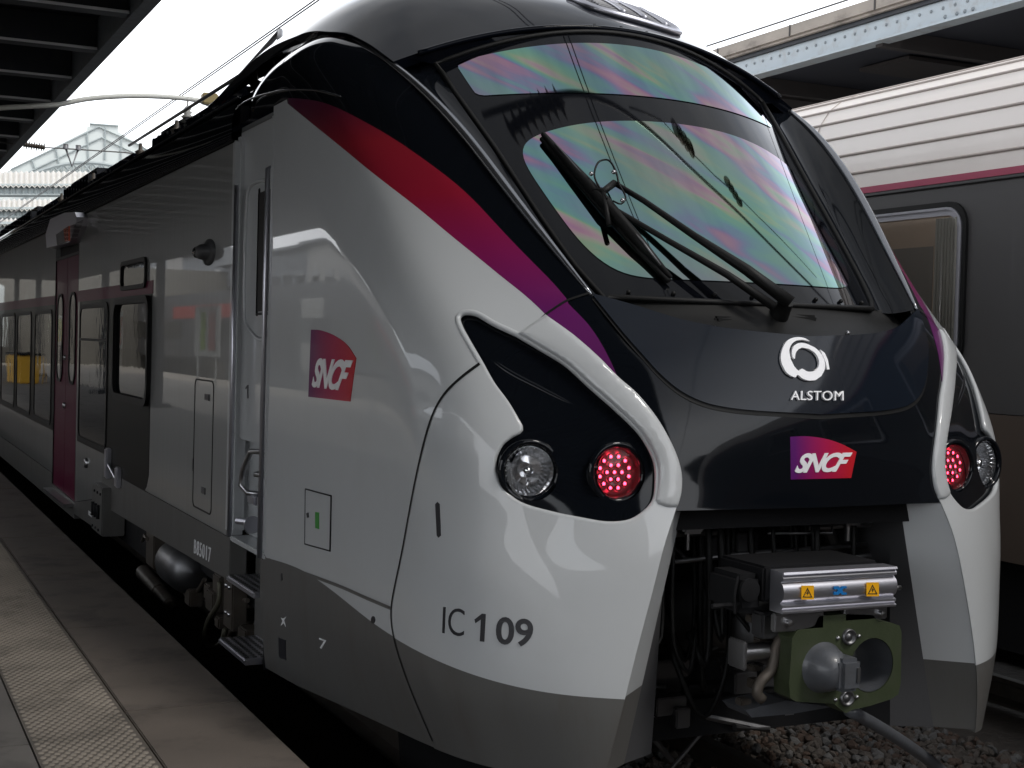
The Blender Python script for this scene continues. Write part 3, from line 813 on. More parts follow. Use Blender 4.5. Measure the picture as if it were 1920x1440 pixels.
def decal_text(txt, quad, fn, m, name, parent, thick=.003, bold=0., shear=0., spacing=1., right=False):
    V2, F2 = text2d(txt, bold, shear, spacing)
    xs = [v[0] for v in V2]; ys = [v[1] for v in V2]; x0, x1, y0, y1 = min(xs), max(xs), min(ys), max(ys)
    Hm = homog([(x0, y1), (x1, y1), (x1, y0), (x0, y0)], quad)
    r = flat3(V2, F2, lambda x, y: fn(*happ(Hm, x, y)), None, thick)
    if r is None: print('decal miss', txt); return None
    return mk(name, r[0], r[1], m, parent)
def tri2d(outer, holes=()):
    loops = [outer]+list(holes); pts = []; edges = []
    for L_ in loops:
        n0 = len(pts); pts += [Vector(p) for p in L_]; edges += [(n0+i, n0+(i+1) % len(L_)) for i in range(len(L_))]
    r = geometry.delaunay_2d_cdt(pts, edges, [], 0, 1e-6); V = [(p.x, p.y) for p in r[0]]; Fc = []
    for f in r[2]:
        cx = sum(V[i][0] for i in f)/3; cy = sum(V[i][1] for i in f)/3
        if inpoly(cx, cy, outer) and not any(inpoly(cx, cy, h) for h in holes): Fc.append(tuple(f))
    return V, Fc
def decal_poly(poly, fn, m, name, parent, thick=.002, holes=(), grid=0):
    if grid:
        xs = [p[0] for p in poly]; ys = [p[1] for p in poly]
        pts = [Vector(p) for p in poly]; n = len(pts); edges = [(i, (i+1) % n) for i in range(n)]
        for i in range(int((max(xs)-min(xs))/grid)):
            for j in range(int((max(ys)-min(ys))/grid)):
                q = (min(xs)+grid*(i+.5), min(ys)+grid*(j+.5))
                if inpoly(q[0], q[1], poly): pts.append(Vector(q))
        r = geometry.delaunay_2d_cdt(pts, edges, [], 0, 1e-6); V2 = [(p.x, p.y) for p in r[0]]
        F2 = [tuple(f) for f in r[2] if inpoly(sum(V2[i][0] for i in f)/3, sum(V2[i][1] for i in f)/3, poly)]
    else: V2, F2 = tri2d(poly, holes)
    r = flat3(V2, F2, fn, None, thick)
    if r is None: print('poly miss', name); return None
    return mk(name, r[0], r[1], m, parent)
s1 = surf_px(SH)
lg1 = logo_mat((.09,.012,.10), (.50,.015,.02), 'Y', 6.72-7.5, 5.97-7.5); lg2 = logo_mat((.10,.012,.13), (.50,.015,.025), 'X', -.13, .14)
out1 = [tuple(q) for q in smoothline([(584,618),(600,619),(625,628),(650,645),(668,671)], 5)]+[(668.5,671),(657,753),(579,744)]
lo = decal_poly(out1, s1, lg1, 'operator_logo', T, .003, grid=12)
decal_text('SNCF', [(592,671),(664,675),(648,734),(586,726)], surf_px(SH, .003), M['letterw'], 'logo_lettering', lo, .003, bold=.035, shear=.25, spacing=.86)
out2 = [tuple(q) for q in smoothline([(1481,819),(1511,818),(1548,823),(1578,833),(1605,847)], 6)]+[(1605,848),(1595,896),(1482,899)]
def sfront(base=0.):
    # front surface: left half from the shell patch, right half from its mirror
    def fn(x, y):
        h = SH.hit((x, y), quiet=True)
        if h is not None and SH.p(*h).x <= XC+.001 and h[0] < 1.2:
            n = SH.n(*h); return SH.p(*h)+n*base, n
        d = Vector(ray((x, y))); o = Vector((0, 0, H)); d2 = Vector((-d.x, d.y, d.z)).normalized(); o2 = Vector((2*XC, 0, H))
        loc, nor, idx, dist = SH.bvh.ray_cast(o2, d2)
        if loc is None: return None
        a, b, c = SH.Tr[idx]; uv = geometry.barycentric_transform(loc, SH.V[a], SH.V[b], SH.V[c], *[Vector((SH.us[k//SH.nv], SH.vs[k % SH.nv], 0)) for k in (a, b, c)])
        n = SH.n(uv.x, uv.y); p = SH.p(uv.x, uv.y)+n*base
        return Vector((2*XC-p.x, p.y, p.z)), Vector((-n.x, n.y, n.z))
    return fn
lo = decal_poly(out2, sfront(), lg2, 'operator_logo', T, .003, grid=12)
decal_text('SNCF', [(1496,850),(1597,848),(1585,884),(1488,887)], sfront(.003), M['letterw'], 'logo_lettering', lo, .003, bold=.035, shear=.3, spacing=.86)
decal_text('ALSTOM', [(1479,735),(1576,735),(1576,753),(1478,752)], sfront(.012), M['emblem'], 'maker_lettering', T, .008, bold=.0, spacing=1.05)
def z4(p): return (1340+p[0]/3.272, 560+p[1]/3.272)
em1 = [(565,270),(530,251),(480,246),(432,264),(402,308),(388,370),(400,422),(430,468),(476,491),(490,476),(520,498),(560,511),(600,508),(635,482),(655,440),(654,395),(634,350),(600,313),(568,296),(530,282),(495,283),(468,300),(456,330),(460,365),(472,378),(478,345),(495,320),(520,309),(560,318),(598,345),(620,390),(614,430),(590,452),(550,455),(515,438),(498,452),(470,425),(448,380),(440,325),(455,287),(485,266),(525,262)]
em_ = []
for a_, b_ in ((0, 12), (13, 27), (28, 36), (37, 42)): em_ += [tuple(q) for q in smoothline(em1[a_:b_+1], 7)]
em = decal_poly([z4(q) for q in dedupe(em_, 1.0)], sfront(.012), M['emblem'], 'maker_emblem', T, .010)
decal_poly([z4(p) for p in [(628,322),(655,342),(674,385),(684,442),(670,444),(660,398),(642,355)]], sfront(.012), M['emblem'], 'emblem_arc', em, .010)
decal_text('IC', [(833,1137),(873,1142),(871,1194),(831,1187)], surf_px(SH, .004), M['letterd'], 'fleet_lettering', T, .002, bold=-.005)
decal_poly([(891,1161),(905,1150),(912,1151),(909,1203),(901,1202),(903,1161),(893,1168)], surf_px(SH, .004), M['letterd'], 'fleet_lettering', T, .002)
decal_text('09', [(932,1155),(1001,1161),(999,1214),(930,1207)], surf_px(SH, .004), M['letterd'], 'fleet_lettering', T, .002, bold=.02)
decal_poly([(818,945),(822,941),(826,945),(828,1004),(824,1008),(821,1004)], surf_px(SH, .004), M['letterd'], 'drain_slot', T, .002)
# small hatch on cab side
hp = [(574,917),(622,930),(620,1033),(573,1020)]
hh = decal_poly(hp, s1, M['white'], 'service_hatch', T, .004)
def px_tube(pts, patch, r, off, m, name, parent, closed=False, n=8, step=12, plane=None):
    q = smoothline(pts, step) if not closed else seg(pts+[pts[0]], step)
    P = []
    for a in q:
        if plane is not None: P.append(at(a, X=plane)+Vector((-off, 0, 0)))
        else:
            h = patch.hit(a, quiet=True)
            if h is not None: P.append(patch.p(*h)+patch.n(*h)*off)
    return MB().tube(P, r, n).build(name, m, parent, smooth=True)
px_tube(hp, SH, .004, .003, M['rubber'], 'hatch_seam', hh, closed=True)
decal_poly([(593,960),(600,961),(600,992),(593,990)], surf_px(SH, .004), M['greenl'], 'hatch_sticker', hh, .002)
decal_poly([(577,962),(580,961),(581,970),(578,971)], surf_px(SH, .004), M['letterd'], 'hatch_lock', hh, .004)
# marks on the grey skirt
decal_text('7', [(599,1196),(612,1201),(612,1220),(599,1215)], s1, M['letterw'], 'skirt_mark', T, .002)
decal_poly([(527,1158),(531,1160),(537,1156),(533,1163),(536,1175),(532,1168),(527,1173),(530,1164)], s1, M['letterw'], 'skirt_mark', T, .002)
decal_poly([(523,1195),(536,1200),(537,1238),(524,1232)], s1, M['letterd'], 'skirt_socket', T, .003)
decal_poly([(526,1077),(529,1075),(530,1088),(527,1090)], s1, M['letterd'], 'skirt_hole', T, .002)
decal_poly([tuple((700+4*math.cos(a), 1162+7*math.sin(a))) for a in np.linspace(0, 2*PI, 12)[:-1]], s1, M['letterd'], 'skirt_hole', T, .002)
# rounded white lip round the lamp housing
lipL = [SH.hit(q) for q in [tuple(k) for k in smoothline(rec+[rec[0]], 7)]]
for mi in (1, -1):
    P = [SH.p(*h)-SH.n(*h)*.0085 for h in lipL]; P = [Vector((XC+(p.x-XC)*mi, p.y, p.z)) for p in P]
    MB().tube(P, .0125, 10, cap=False).build('housing_lip', M['white'], T, smooth=True)
# ------------------------------------------------------------------ lamps
def lamp_pos(px):
    h = SH.hit(px); return SH.p(*h)
LH = lamp_pos((1001,885)); LR = lamp_pos((1166,888))
def white_lamp(c, ax, s_):
    c = Vector(c); ax = Vector(ax).normalized()
    root = MB().lathe(c, ax, [(-.10,.10),(-.03,.118),(.0,.125),(.012,.120),(.014,.108),(.004,.101),(-.02,.097),(-.03,.095)], 40).build('headlight', M['black'], T, smooth=True)
    MB().lathe(c, ax, [(-.09,.002),(-.088,.02),(-.078,.045),(-.06,.066),(-.035,.082),(-.012,.090),(-.004,.096)], 40).build('reflector', M['reflector'], root, smooth=True)
    b = MB().lathe(c, ax, [(-.09,.03),(-.05,.028),(-.045,.018),(-.02,.016),(-.016,0)], 20); b.tube([c-ax*.03+Vector((0,0,-.085)), c-ax*.03+Vector((0,0,-.03))], .006, 6); b.build('bulb_shield', M['chrome'], root, smooth=True)
    rb = MB()
    for k in range(28):
        a = 2*PI*k/28; u = ax.cross(Vector((0,0,1))).normalized(); w = ax.cross(u)
        d_ = math.cos(a)*u+math.sin(a)*w; rb.tube([c+d_*.092-ax*.008, c+d_*.06-ax*.058], .0035, 5)
    rb.build('reflector_ribs', M['reflector'], root, smooth=True)
    MB().lathe(c, ax, [(-.002,.094),(.006,.08),(.014,.055),(.018,.025),(.019,0)], 32).build('lens', M['glass'], root, smooth=True)
def red_lamp(c, ax, s_):
    c = Vector(c); ax = Vector(ax).normalized()
    root = MB().lathe(c, ax, [(-.10,.10),(-.03,.115),(.0,.122),(.012,.117),(.014,.103),(.004,.098),(-.03,.093)], 40).build('tail_light', M['black'], T, smooth=True)
    MB().lathe(c, ax, [(-.03,.0),(-.03,.085),(-.01,.090),(.0,.097)], 40).build('lamp_bed', M['redlens'], root, smooth=True)
    u = ax.cross(Vector((0,0,1))).normalized(); w = u.cross(ax); L_ = MB(); C_ = MB()
    spots = [(0,0)]+[(.031*math.cos(a), .031*math.sin(a)) for a in [PI*k/3 for k in range(6)]]+[(.062*math.cos(a), .062*math.sin(a)) for a in [PI*k/6+.26 for k in range(12)]]
    for a, b in spots:
        p = c+u*a+w*b-ax*.028
        L_.lathe(p, ax, [(0,.0065),(.007,.006),(.010,.003),(.011,0)], 10)
        C_.lathe(p, ax, [(0,.013),(.009,.013),(.012,.010),(.010,.008)], 14)
    L_.build('led_cluster', M['led'], root, smooth=True); C_.build('led_cups', M['redlens'], root, smooth=True)
    MB().lathe(c, ax, [(-.002,.096),(.006,.08),(.013,.055),(.017,.025),(.018,0)], 32).build('lens', M['glass'], root, smooth=True)
for s_ in (-1, 1):
    for P_, fn, ax in ((LH, white_lamp, (s_*.22, -1, .02)), (LR, red_lamp, (s_*.10, -1, .02))):
        c = Vector((XC+(XC-P_.x)*s_, P_.y+.038, P_.z)); fn(c, ax, s_)
# glossy brow above each lamp pair
for cq in ([(872,612),(905,655),(950,690),(1010,722),(1070,752),(1135,780)],):
    h_ = [SH.hit(q) for q in smoothline(cq, 10)]
    for mi in (1, -1):
        P = [SH.p(*h)+SH.n(*h)*(-.035) for h in h_]; P = [Vector((XC+(p.x-XC)*mi, p.y, p.z)) for p in P]
        nn = len(P); MB().tube(P, [.004+.012*math.sin(PI*i/(nn-1)) for i in range(nn)], 8).build('housing_crease', M['black'], T, smooth=True)
# ------------------------------------------------------------------ wiper
def wsp(q, off):
    h = WS.hit(q, quiet=True)
    if h is None: return at(q, Y=4.8)
    return WS.p(*h)+WS.n(*h)*off
wp = MB()
wp.tube([wsp((1462,600),.10), wsp((1380,545),.12), wsp((1290,475),.10), wsp((1200,402),.08), wsp((1148,366),.07)], [.029,.024,.016,.013,.012], 10)
wiper = wp.build('wiper', M['rubber'], T, smooth=True)
MB().tube([wsp((1438,602),.08), wsp((1350,548),.10), wsp((1250,480),.08), wsp((1150,412),.06), wsp((1120,388),.05)], [.02,.016,.013,.012,.012], 10).build('wiper_rod', M['rubber'], wiper, smooth=True)
b = MB(); b.tube([wsp((1018,262),.035), wsp((1075,330),.045), wsp((1130,395),.055), wsp((1190,460),.045), wsp((1255,530),.03)], [.012,.022,.030,.024,.010], 8)
b.tube([wsp((1016,266),.02), wsp((1072,335),.022), wsp((1126,400),.025), wsp((1186,465),.022), wsp((1252,533),.018)], .013, 6)
b.build('wiper_blade', M['rubber'], wiper, smooth=True)
MB().tube([wsp((1040,288),.058), wsp((1110,372),.068), wsp((1130,398),.068), wsp((1200,472),.062), wsp((1235,512),.045)], .005, 6).build('blade_spine', M['dsteel'], wiper, smooth=True)
b = MB(); b.tube([wsp((1148,366),.07), wsp((1128,385),.08), wsp((1112,378),.06)], .017, 8); b.tube([wsp((1128,385),.08), wsp((1140,440),.055)], .012, 8); b.build('wiper_head', M['rubber'], wiper, smooth=True)
b = MB(); b.tube([wsp(q, .085) for q in smoothline([(1135,400),(1112,360),(1118,332),(1136,328),(1150,350),(1155,372)], 6)], .0045, 6); b.tube([wsp(q, .085) for q in smoothline([(1155,372),(1168,398),(1160,410),(1145,404)], 6)], .004, 6); b.build('washer_hose', M['rubber'], wiper, smooth=True)
b = MB()
for q in ((1145,352),(1105,355),(1162,405)): b.lathe(wsp(q, .085), (0,-.7,.7), [(0,.010),(.012,.009),(.014,0)], 10)
b.split('wiper_bolt', M['steel'], wiper, smooth=True)
b = MB(); c = wsp((1468,600), .06)+Vector((0,.07,-.015)); b.lathe(c, (0,-.7,.7), [(-.12,.05),(-.01,.045),(.04,.035),(.07,.03),(.075,0)], 16)
b.bbox(c.x-.16, c.x+.20, c.y+.0, c.y+.10, c.z-.11, c.z-.04, .01); b.bbox(c.x+.05, c.x+.20, c.y+.0, c.y+.09, c.z-.08, c.z+.0, .01); b.bbox(c.x-.31, c.x-.22, c.y+.0, c.y+.10, c.z-.09, c.z-.02, .01); b.build('wiper_motor', M['rubber'], wiper, auto=40)
b = MB()
for dx in (-.33,-.2,-.1,.05,.16,.34): b.lathe(c+Vector((dx, -.02, -.075)), (0,-.7,.7), [(0,.009),(.012,.009),(.014,0)], 10)
b.split('motor_bolt', M['steel'], wiper, smooth=True)
# ------------------------------------------------------------------ front underframe: skirt returns, coupler, dark machinery
for s_ in (-1, 1):
    for nm, m_, za, zb, ka, kb in (('fairing_return', 'white', .80, 1.485, 0, 1), ('fairing_return_foot', 'greysk', .5, .80, 0, 1), ('skirt_return', 'grey2', .5, 1.485, 1, 3)):
        V = []; Fc = []; zs = np.linspace(za, zb, 20)
        for z in zs:
            p = SH.p(1, z); t = (z-.5)/.985; d0 = XC-p.x
            row = ((d0, p.y+.001), (.77-.23*t, 4.64), (.60-.045*t, 4.72), (.62, 5.2))
            for a, y in row[ka:kb+1]: V.append(Vector((XC+a*s_, y, z)))
        K = kb-ka+1
        for i in range(len(zs)-1):
            for k in range(K-1): a = i*K+k; Fc.append((a, a+1, a+K+1, a+K))
        mk(nm, V, Fc, M[m_], T, auto=25)
b = MB(); b.box(XC-.62, XC+.62, 4.62, 5.0, 1.40, 1.488); b.build('mask_soffit', M['cavity'], T)
b = MB(); b.box(XC-.75, XC+.75, 5.4, 5.6, .35, 1.5); b.box(XC-1.3, XC+1.3, 6.2, 7.3, .75, 1.5); b.box(XC-1.35, XC+1.35, 5.0, 7.4, 1.42, 1.5); b.build('underframe_light_block', M['cavity'], T)  # black boxes added behind the bay to block the light
b = MB()
for i in range(46):
    x = XC+random.uniform(-.62, .62); z = random.uniform(.4, 1.35); y = random.uniform(4.95, 5.35); r = random.uniform(.008, .03)
    if random.random() < .5: b.tube([(x, y, z), (x+random.uniform(-.3, .3), y+.02, z+random.uniform(-.05, .05)), (x+random.uniform(-.3, .3), y+.1, z+random.uniform(-.3, .1))], r, 7)
    else: b.bbox(x-.05, x+random.uniform(0, .12), y, y+.08, z-.04, z+random.uniform(0, .08), .006)
b.split('brake_pipe', M['dsteel'], T, auto=50)
for px_, sgn in (((1290,990), 1), ((1590,975), 1), ((1668,1030), 1)):
    c = at(px_, Y=4.85); b = MB(); b.bbox(c.x-.05, c.x+.05, c.y-.05, c.y+.05, c.z-.02, c.z+.02, .012); b.tube([c+Vector((-.2, .02, -.03)), c+Vector((.15, .02, -.025))], .012, 8); b.tube([c+Vector((0, 0, -.02)), c+Vector((.0, 0, -.09))], .012, 8); b.build('pipe_cock', M['steel'], T, auto=40)
b = MB(); b.tube([at((1250,1055),Y=4.9), at((1380,1040),Y=4.9), at((1640,1020),Y=4.9)], .012, 8); b.tube([at((1440,1000),Y=4.8), at((1560,1000),Y=4.8), at((1560,985),Y=4.8)], .006, 6); b.build('air_pipe', M['dsteel'], T, smooth=True)
for i in range(26):
    x = XC+random.uniform(-.55, .5); z = random.uniform(1.0, 1.36); y = random.uniform(4.75, 5.15); x2 = x+random.uniform(-.25, .25); dr = random.uniform(.15, .5)
    MB().tube([tuple(q) for q in smoothline([(x, y, 1.38), (x, y-.03, z-dr*.5), ((x+x2)/2, y-.05, z-dr), (x2, y, z-dr*.4), (x2+.05, y+.1, z-.1)], .05)], random.uniform(.008, .016), 7).build('bay_cable', M['rubber'], T, smooth=True)
# electric coupler box above the head
def yb(px, Y=4.25): return at(px, Y=Y)
bx = MB(); tl, tr, br, bl = yb((1466,1068)), yb((1678,1066)), yb((1678,1136)), yb((1466,1150))
x0, x1 = tl.x, tr.x; z1 = (tl.z+tr.z)/2; z0 = (bl.z+br.z)/2
prof = [(0,0),(.012,0),(.012,.012),(.004,.018),(.010,.026),(.004,.034)]
Hh = z1-z0
def boxprof():
    pr = [(.07,0),(-.012,0),(-.016,.008),(-.004,.014),(-.012,.022),(-.012,.030),(.004,.036)]
    for k in range(9):
        a = -1+2*k/8; pr.append((.012-.030*math.sqrt(max(0, 1-a*a*.9)), .04+(Hh-.08)*(k/8)))
    pr += [(.004,Hh-.036),(-.012,Hh-.030),(-.012,Hh-.022),(-.004,Hh-.014),(-.016,Hh-.008),(-.012,Hh),(.07,Hh)]
    return pr
pr = boxprof(); V = [Vector((x, 4.25+y, z0+z)) for x in (x0, x1) for y, z in pr]; n = len(pr)
Fc = [(i, i+1, n+i+1, n+i) for i in range(n-1)]+[(n-1, 0, n, 2*n-1)]+[tuple(range(n)), tuple(range(2*n-1, n-1, -1))]
cp = mk('coupler_box', V, Fc, M['alu'], T, auto=30)
tp_ = MB(); tp_.bbox(x0-.03, x1-.02, 4.32, 4.62, z0+.03, z1+.012, .01); tp_.build('box_housing', M['cavity'], cp, auto=40)
pp = planeY_px(4.228)
for c0 in ((1514,1111), (1636,1105)):
    w, h = 11.5, 13
    st = decal_poly([(c0[0]-w, c0[1]-h), (c0[0]+w, c0[1]-h), (c0[0]+w, c0[1]+h), (c0[0]-w, c0[1]+h)], pp, M['yellow'], 'warning_sticker', cp, .002)
    tri = [(c0[0], c0[1]-9), (c0[0]+9, c0[1]+9), (c0[0]-9, c0[1]+9)]; tin = [(c0[0], c0[1]-6), (c0[0]+6.8, c0[1]+7.6), (c0[0]-6.8, c0[1]+7.6)]
    pq = planeY_px(4.2255); decal_poly(tri, pq, M['letterd'], 'warning_triangle', st, .001, holes=(tin,))
    decal_poly([(c0[0]+1, c0[1]-4), (c0[0]-2.5, c0[1]+2), (c0[0], c0[1]+2), (c0[0]-1, c0[1]+6), (c0[0]+2.5, c0[1]), (c0[0], c0[1])], pq, M['letterd'], 'warning_bolt', st, .001)
c0 = (1575,1107)
lgp = [(-12,-8),(-3,-8),(0,-4),(3,-8),(12,-8),(12,-4),(6,-4),(4,0),(6,4),(12,4),(12,8),(3,8),(0,4),(-3,8),(-12,8),(-12,2),(-6,3),(-4,0),(-6,-3),(-12,-2)]
decal_poly([(c0[0]+a, c0[1]+b_) for a, b_ in lgp], pp, M['blue'], 'maker_mark', cp, .002)
b = MB()
for q in ((1462,1109),(1684,1102)): b.lathe(at(q, Y=4.29), (-1 if q[0] < 1500 else 1, 0, 0), [(-.01,.009),(.012,.009),(.014,0)], 10)
b.split('box_bolt', M['steel'], cp, smooth=True)
b = MB(); lx = x0-.13; b.bbox(lx, x0-.02, 4.34, 4.55, z0-.01, z1-.02, .02); b.tube([(lx-.01, 4.33, z1-.02), (lx-.03, 4.32, z1-.09), (lx-.02, 4.33, z1-.16)], .006, 6); b.tube([(lx-.10, 4.36, z0+.02), (lx+.02, 4.36, z0+.022)], .010, 8)
b.lathe((lx+.04, 4.33, z0+.08), (0,-1,0), [(0,.045),(.012,.043),(.014,.03),(.014,0)], 18); b.build('box_bracket', M['cavity'], cp, auto=40)
b = MB(); b.bbox(x0-.01, x0+.22, 4.27, 4.30, z0-.075, z0-.005, .006); b.bbox(x1-.22, x1-.01, 4.27, 4.30, z0-.055, z0-.002, .006)
b.lathe((x0+.05, 4.27, z0-.04), (0,-1,0), [(0,.013),(.02,.012),(.022,0)], 10); b.lathe((x1-.05, 4.27, z0-.03), (0,-1,0), [(0,.012),(.02,.011),(.022,0)], 10); b.split('box_mount', M['steel'], cp, auto=40)
# coupler head: traced face plate
def zc8(p): return (1160+p[0]/2.526, 900+p[1]/2.526)
face = [(950,645),(1080,635),(1205,640),(1232,672),(1290,676),(1330,690),(1340,720),(1336,960),(1325,1015),(1290,1038),(1190,1070),(1110,1088),(1075,1105),(1050,1085),(1020,1060),(840,1050),(812,1030),(808,960),(822,750),(845,712),(925,693)]
Yf = 4.27
fp = [at(zc8(p), Y=Yf) for p in face]
hole_c = at(zc8((1200,878)), Y=Yf); hr = .105
def platehole(fp, hc, hr, y0, y1, name, m, parent, cone_c=None):
    outer = [(p.x, p.z) for p in fp]; hole = [(hc.x+hr*math.cos(a), hc.z+hr*1.02*math.sin(a)) for a in np.linspace(0, 2*PI, 29)[:-1]]
    V2, F2 = tri2d(outer, (hole,)); V = [Vector((x, y0, z)) for x, z in V2]; Fc = []
    for f in F2:
        a, b_, c_ = [V[i] for i in f]; Fc.append(f if (b_-a).cross(c_-a).y < 0 else f[::-1])
    for loop in (outer, hole):
        n0 = len(V); n_ = len(loop); V += [Vector((x, y0, z)) for x, z in loop]+[Vector((x, y1, z)) for x, z in loop]
        for i in range(n_): Fc.append((n0+i, n0+(i+1) % n_, n0+n_+(i+1) % n_, n0+n_+i))
    return mk(name, V, Fc, m, parent)
ch = platehole(fp, hole_c, hr, Yf, Yf+.10, 'coupler_head', M['green'], T)
MB().lathe(hole_c+Vector((0, .005, 0)), (0,1,0), [(0,hr*.99),(.10,hr*.97),(.18,hr*.7),(.2,0)], 28).build('coupler_pocket', M['cone'], ch, smooth=True)
b = MB(); b.bbox(hole_c.x-.08, hole_c.x-.01, Yf+.08, Yf+.15, hole_c.z-.01, hole_c.z+.05, .01); b.build('pocket_latch', M['dsteel'], ch, auto=40)
cc_ = at(zc8((968,888)), Y=Yf)
b = MB(); b.lathe(cc_, (0,-1,0), [(-.02,.10),(-.0,.098),(.004,.092),(.035,.086),(.07,.072),(.095,.052),(.105,.03),(.108,0)], 32)
b.build('coupler_cone', M['cone'], ch, smooth=True)
b = MB(); b.bbox(cc_.x-.01, cc_.x+.085, Yf-.125, Yf-.01, cc_.z-.07, cc_.z+.055, .015); b.build('cone_nose', M['cone'], ch, auto=40)
b = MB(); b.bbox(cc_.x+.05, cc_.x+.078, Yf-.132, Yf-.09, cc_.z-.04, cc_.z+.03, .008); b.build('cone_pin', M['dsteel'], ch, auto=40)
for q in ((1088,742),(1078,1032)):
    c = at(zc8(q), Y=Yf); b = MB(); b.lathe(c, (0,-1,0), [(0,.032),(.012,.031),(.014,.024),(.004,.022),(.004,.012),(.010,.010),(.010,0)], 22); b.build('air_port', M['dsteel'], ch, smooth=True)
b = MB()
for q in ((1037,747),(1136,738),(1026,1040),(1126,1027)): b.lathe(at(zc8(q), Y=Yf), (0,-1,0), [(0,.008),(.008,.007),(.010,0)], 10)
b.split('head_bolt', M['steel'], ch, smooth=True)
cyl = MB(); a = at(zc8((560,822)), Y=4.4); e = at(zc8((720,820)), Y=4.4); cyl.lathe(a, (1,0,0), [(0,0),(0,.05),(.014,.05),(.016,.036),(.13,.036),(.2,.036),(.205,.045),(.22,.045),(.22,0)], 24); cyl.bbox(a.x-.006, a.x+.012, 4.345, 4.455, a.z-.055, a.z+.055, .006); cyl.build('uncoupling_cylinder', M['steel'], T, auto=35)
MB().tube([at(zc8(p), Y=4.36) for p in [tuple(q) for q in smoothline([(830,715),(780,735),(748,790),(738,850),(715,910),(675,950),(655,1010),(680,1040)], 20)]], .021, 12).build('coupler_hose', M['rust'], T, smooth=True)
b = MB(); P1, P2, P3, P4 = [at(zc8(p), Y=4.42) for p in ((600,1090),(790,1045),(1010,1075),(630,1125))]
b.prism([P1, P2, P3, at(zc8((820,1108)), Y=4.42), P4], (0, .16, 0)); b.build('coupler_support', M['cone'], T)
MB().lathe((XC, 4.37, .93), (0,1,0), [(0,.10),(.3,.10),(.32,.13),(.8,.13),(.82,.2),(1.1,.2)], 20).build('coupler_shank', M['dsteel'], T, smooth=True)
b = MB()
for i in range(18):
    q = at((random.uniform(1395, 1480), random.uniform(1150, 1330)), Y=4.45+random.uniform(0, .15)); b.bbox(q.x-.02, q.x+random.uniform(.01, .05), q.y, q.y+.05, q.z-.02, q.z+random.uniform(.0, .03), .005)
b.split('coupler_fitting', M['rust'], T, auto=40)
b = MB(); b.bbox(x0+.0, x1-.1, 4.36, 4.44, z0-.12, z0-.02, .01); b.build('coupler_yoke', M['dsteel'], T, auto=40)
# wheels and axles of both bogies
def wheelset(y):
    g = MB().tube([(XC-.95, y, .43), (XC+.95, y, .43)], .085, 16); ax_ = g.build('axle', M['dsteel'], T, smooth=True)
    for s_ in (-1, 1):
        w = MB().lathe((XC+s_*.72, y, .43), (s_, 0, 0), [(-.03,.0),(-.03,.40),(-.035,.455),(-.01,.46),(.0,.43),(.09,.425),(.10,.40),(.10,.36),(.06,.33),(.05,.15),(.11,.13),(.11,0)], 40); w.build('wheel', M['rust'], ax_, auto=35)
for y in (8.0, 10.6, 5.9): wheelset(y) if y > 7 else None
wheelset(6.35) if False else None
for s_ in (-1, 1):
    b = MB(); xx = XC+s_*1.12; b.bbox(xx-.10, xx+.10, 7.55, 11.1, .42, .62, .03); b.bbox(xx-.14, xx+.12, 7.75, 8.25, .28, .62, .03); b.bbox(xx-.14, xx+.12, 10.3, 10.9, .28, .62, .03); b.build('bogie_frame', M['cavity'], T, auto=40)
b = MB(); b.box(XC-1.2, XC+1.2, 5.05, 5.12, .44, .60); b.build('snow_guard', M['cavity'], T)
# plough plate low behind the nose skirt
P = [at(p, X=2.62) for p in ((746,1368),(850,1380),(1000,1400),(1020,1470),(800,1470),(750,1430))]
b = MB(); b.prism(P, (.05, 0, 0)); b.build('track_guard', M['cavity'], T)
# ------------------------------------------------------------------ coach side
XS = XC-1.43
YE = 34.0
def ypl(y, z, off=0.): return Vector((XS-off, y, z))
def side_poly(poly, x0, x1, name, m, parent=T, mirror=True, **k):
    for s_ in ((1, -1) if mirror else (1,)):
        b = MB(); V2, F2 = tri2d(poly)
        a0 = XC+(x0-XC)*s_; a1 = XC+(x1-XC)*s_; n = len(V2); V = [Vector((a0, y, z)) for y, z in V2]+[Vector((a1, y, z)) for y, z in V2]; Fc = []
        for f in F2:
            A_, B_, C_ = [V[i] for i in f]; d_ = (B_-A_).cross(C_-A_).x*s_
            g = f if d_ < 0 else f[::-1]; Fc.append(g); Fc.append(tuple(i+n for i in g[::-1]))
        cnt = {}
        for f in Fc[::2]:
            for q in range(3):
                e_ = (f[q], f[(q+1) % 3]); cnt.setdefault(tuple(sorted(e_)), []).append(e_)
        for es in cnt.values():
            if len(es) == 1: i, j = es[0]; Fc.append((j, i, i+n, j+n))
        r = mk(name, V, Fc, m, parent, **k)
    return r
# white side wall, with jagged lower edge to the grey sill; cab door bay stays open between 7.45 and 8.30
doors = [(14.52, 16.24), (28.2, 29.92)]
def wall_seg(y0, y1):
    lo_ = [(y0, .92), (y1, .92)]
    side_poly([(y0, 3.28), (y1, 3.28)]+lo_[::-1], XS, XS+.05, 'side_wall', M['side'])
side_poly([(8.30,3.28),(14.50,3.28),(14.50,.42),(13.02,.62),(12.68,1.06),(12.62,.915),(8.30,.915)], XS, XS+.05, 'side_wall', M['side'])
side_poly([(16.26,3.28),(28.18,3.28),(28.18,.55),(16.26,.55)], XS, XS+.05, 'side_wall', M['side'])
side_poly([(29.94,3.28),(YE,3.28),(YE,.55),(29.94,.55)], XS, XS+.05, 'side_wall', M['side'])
side_poly([(8.2,.912),(12.35,.912),(12.68,1.05),(13.0,.615),(14.5,.415),(14.5,.30),(12.9,.33),(12.85,.58),(8.2,.66)], XS-.004, XS+.05, 'side_sill', M['greysk'])
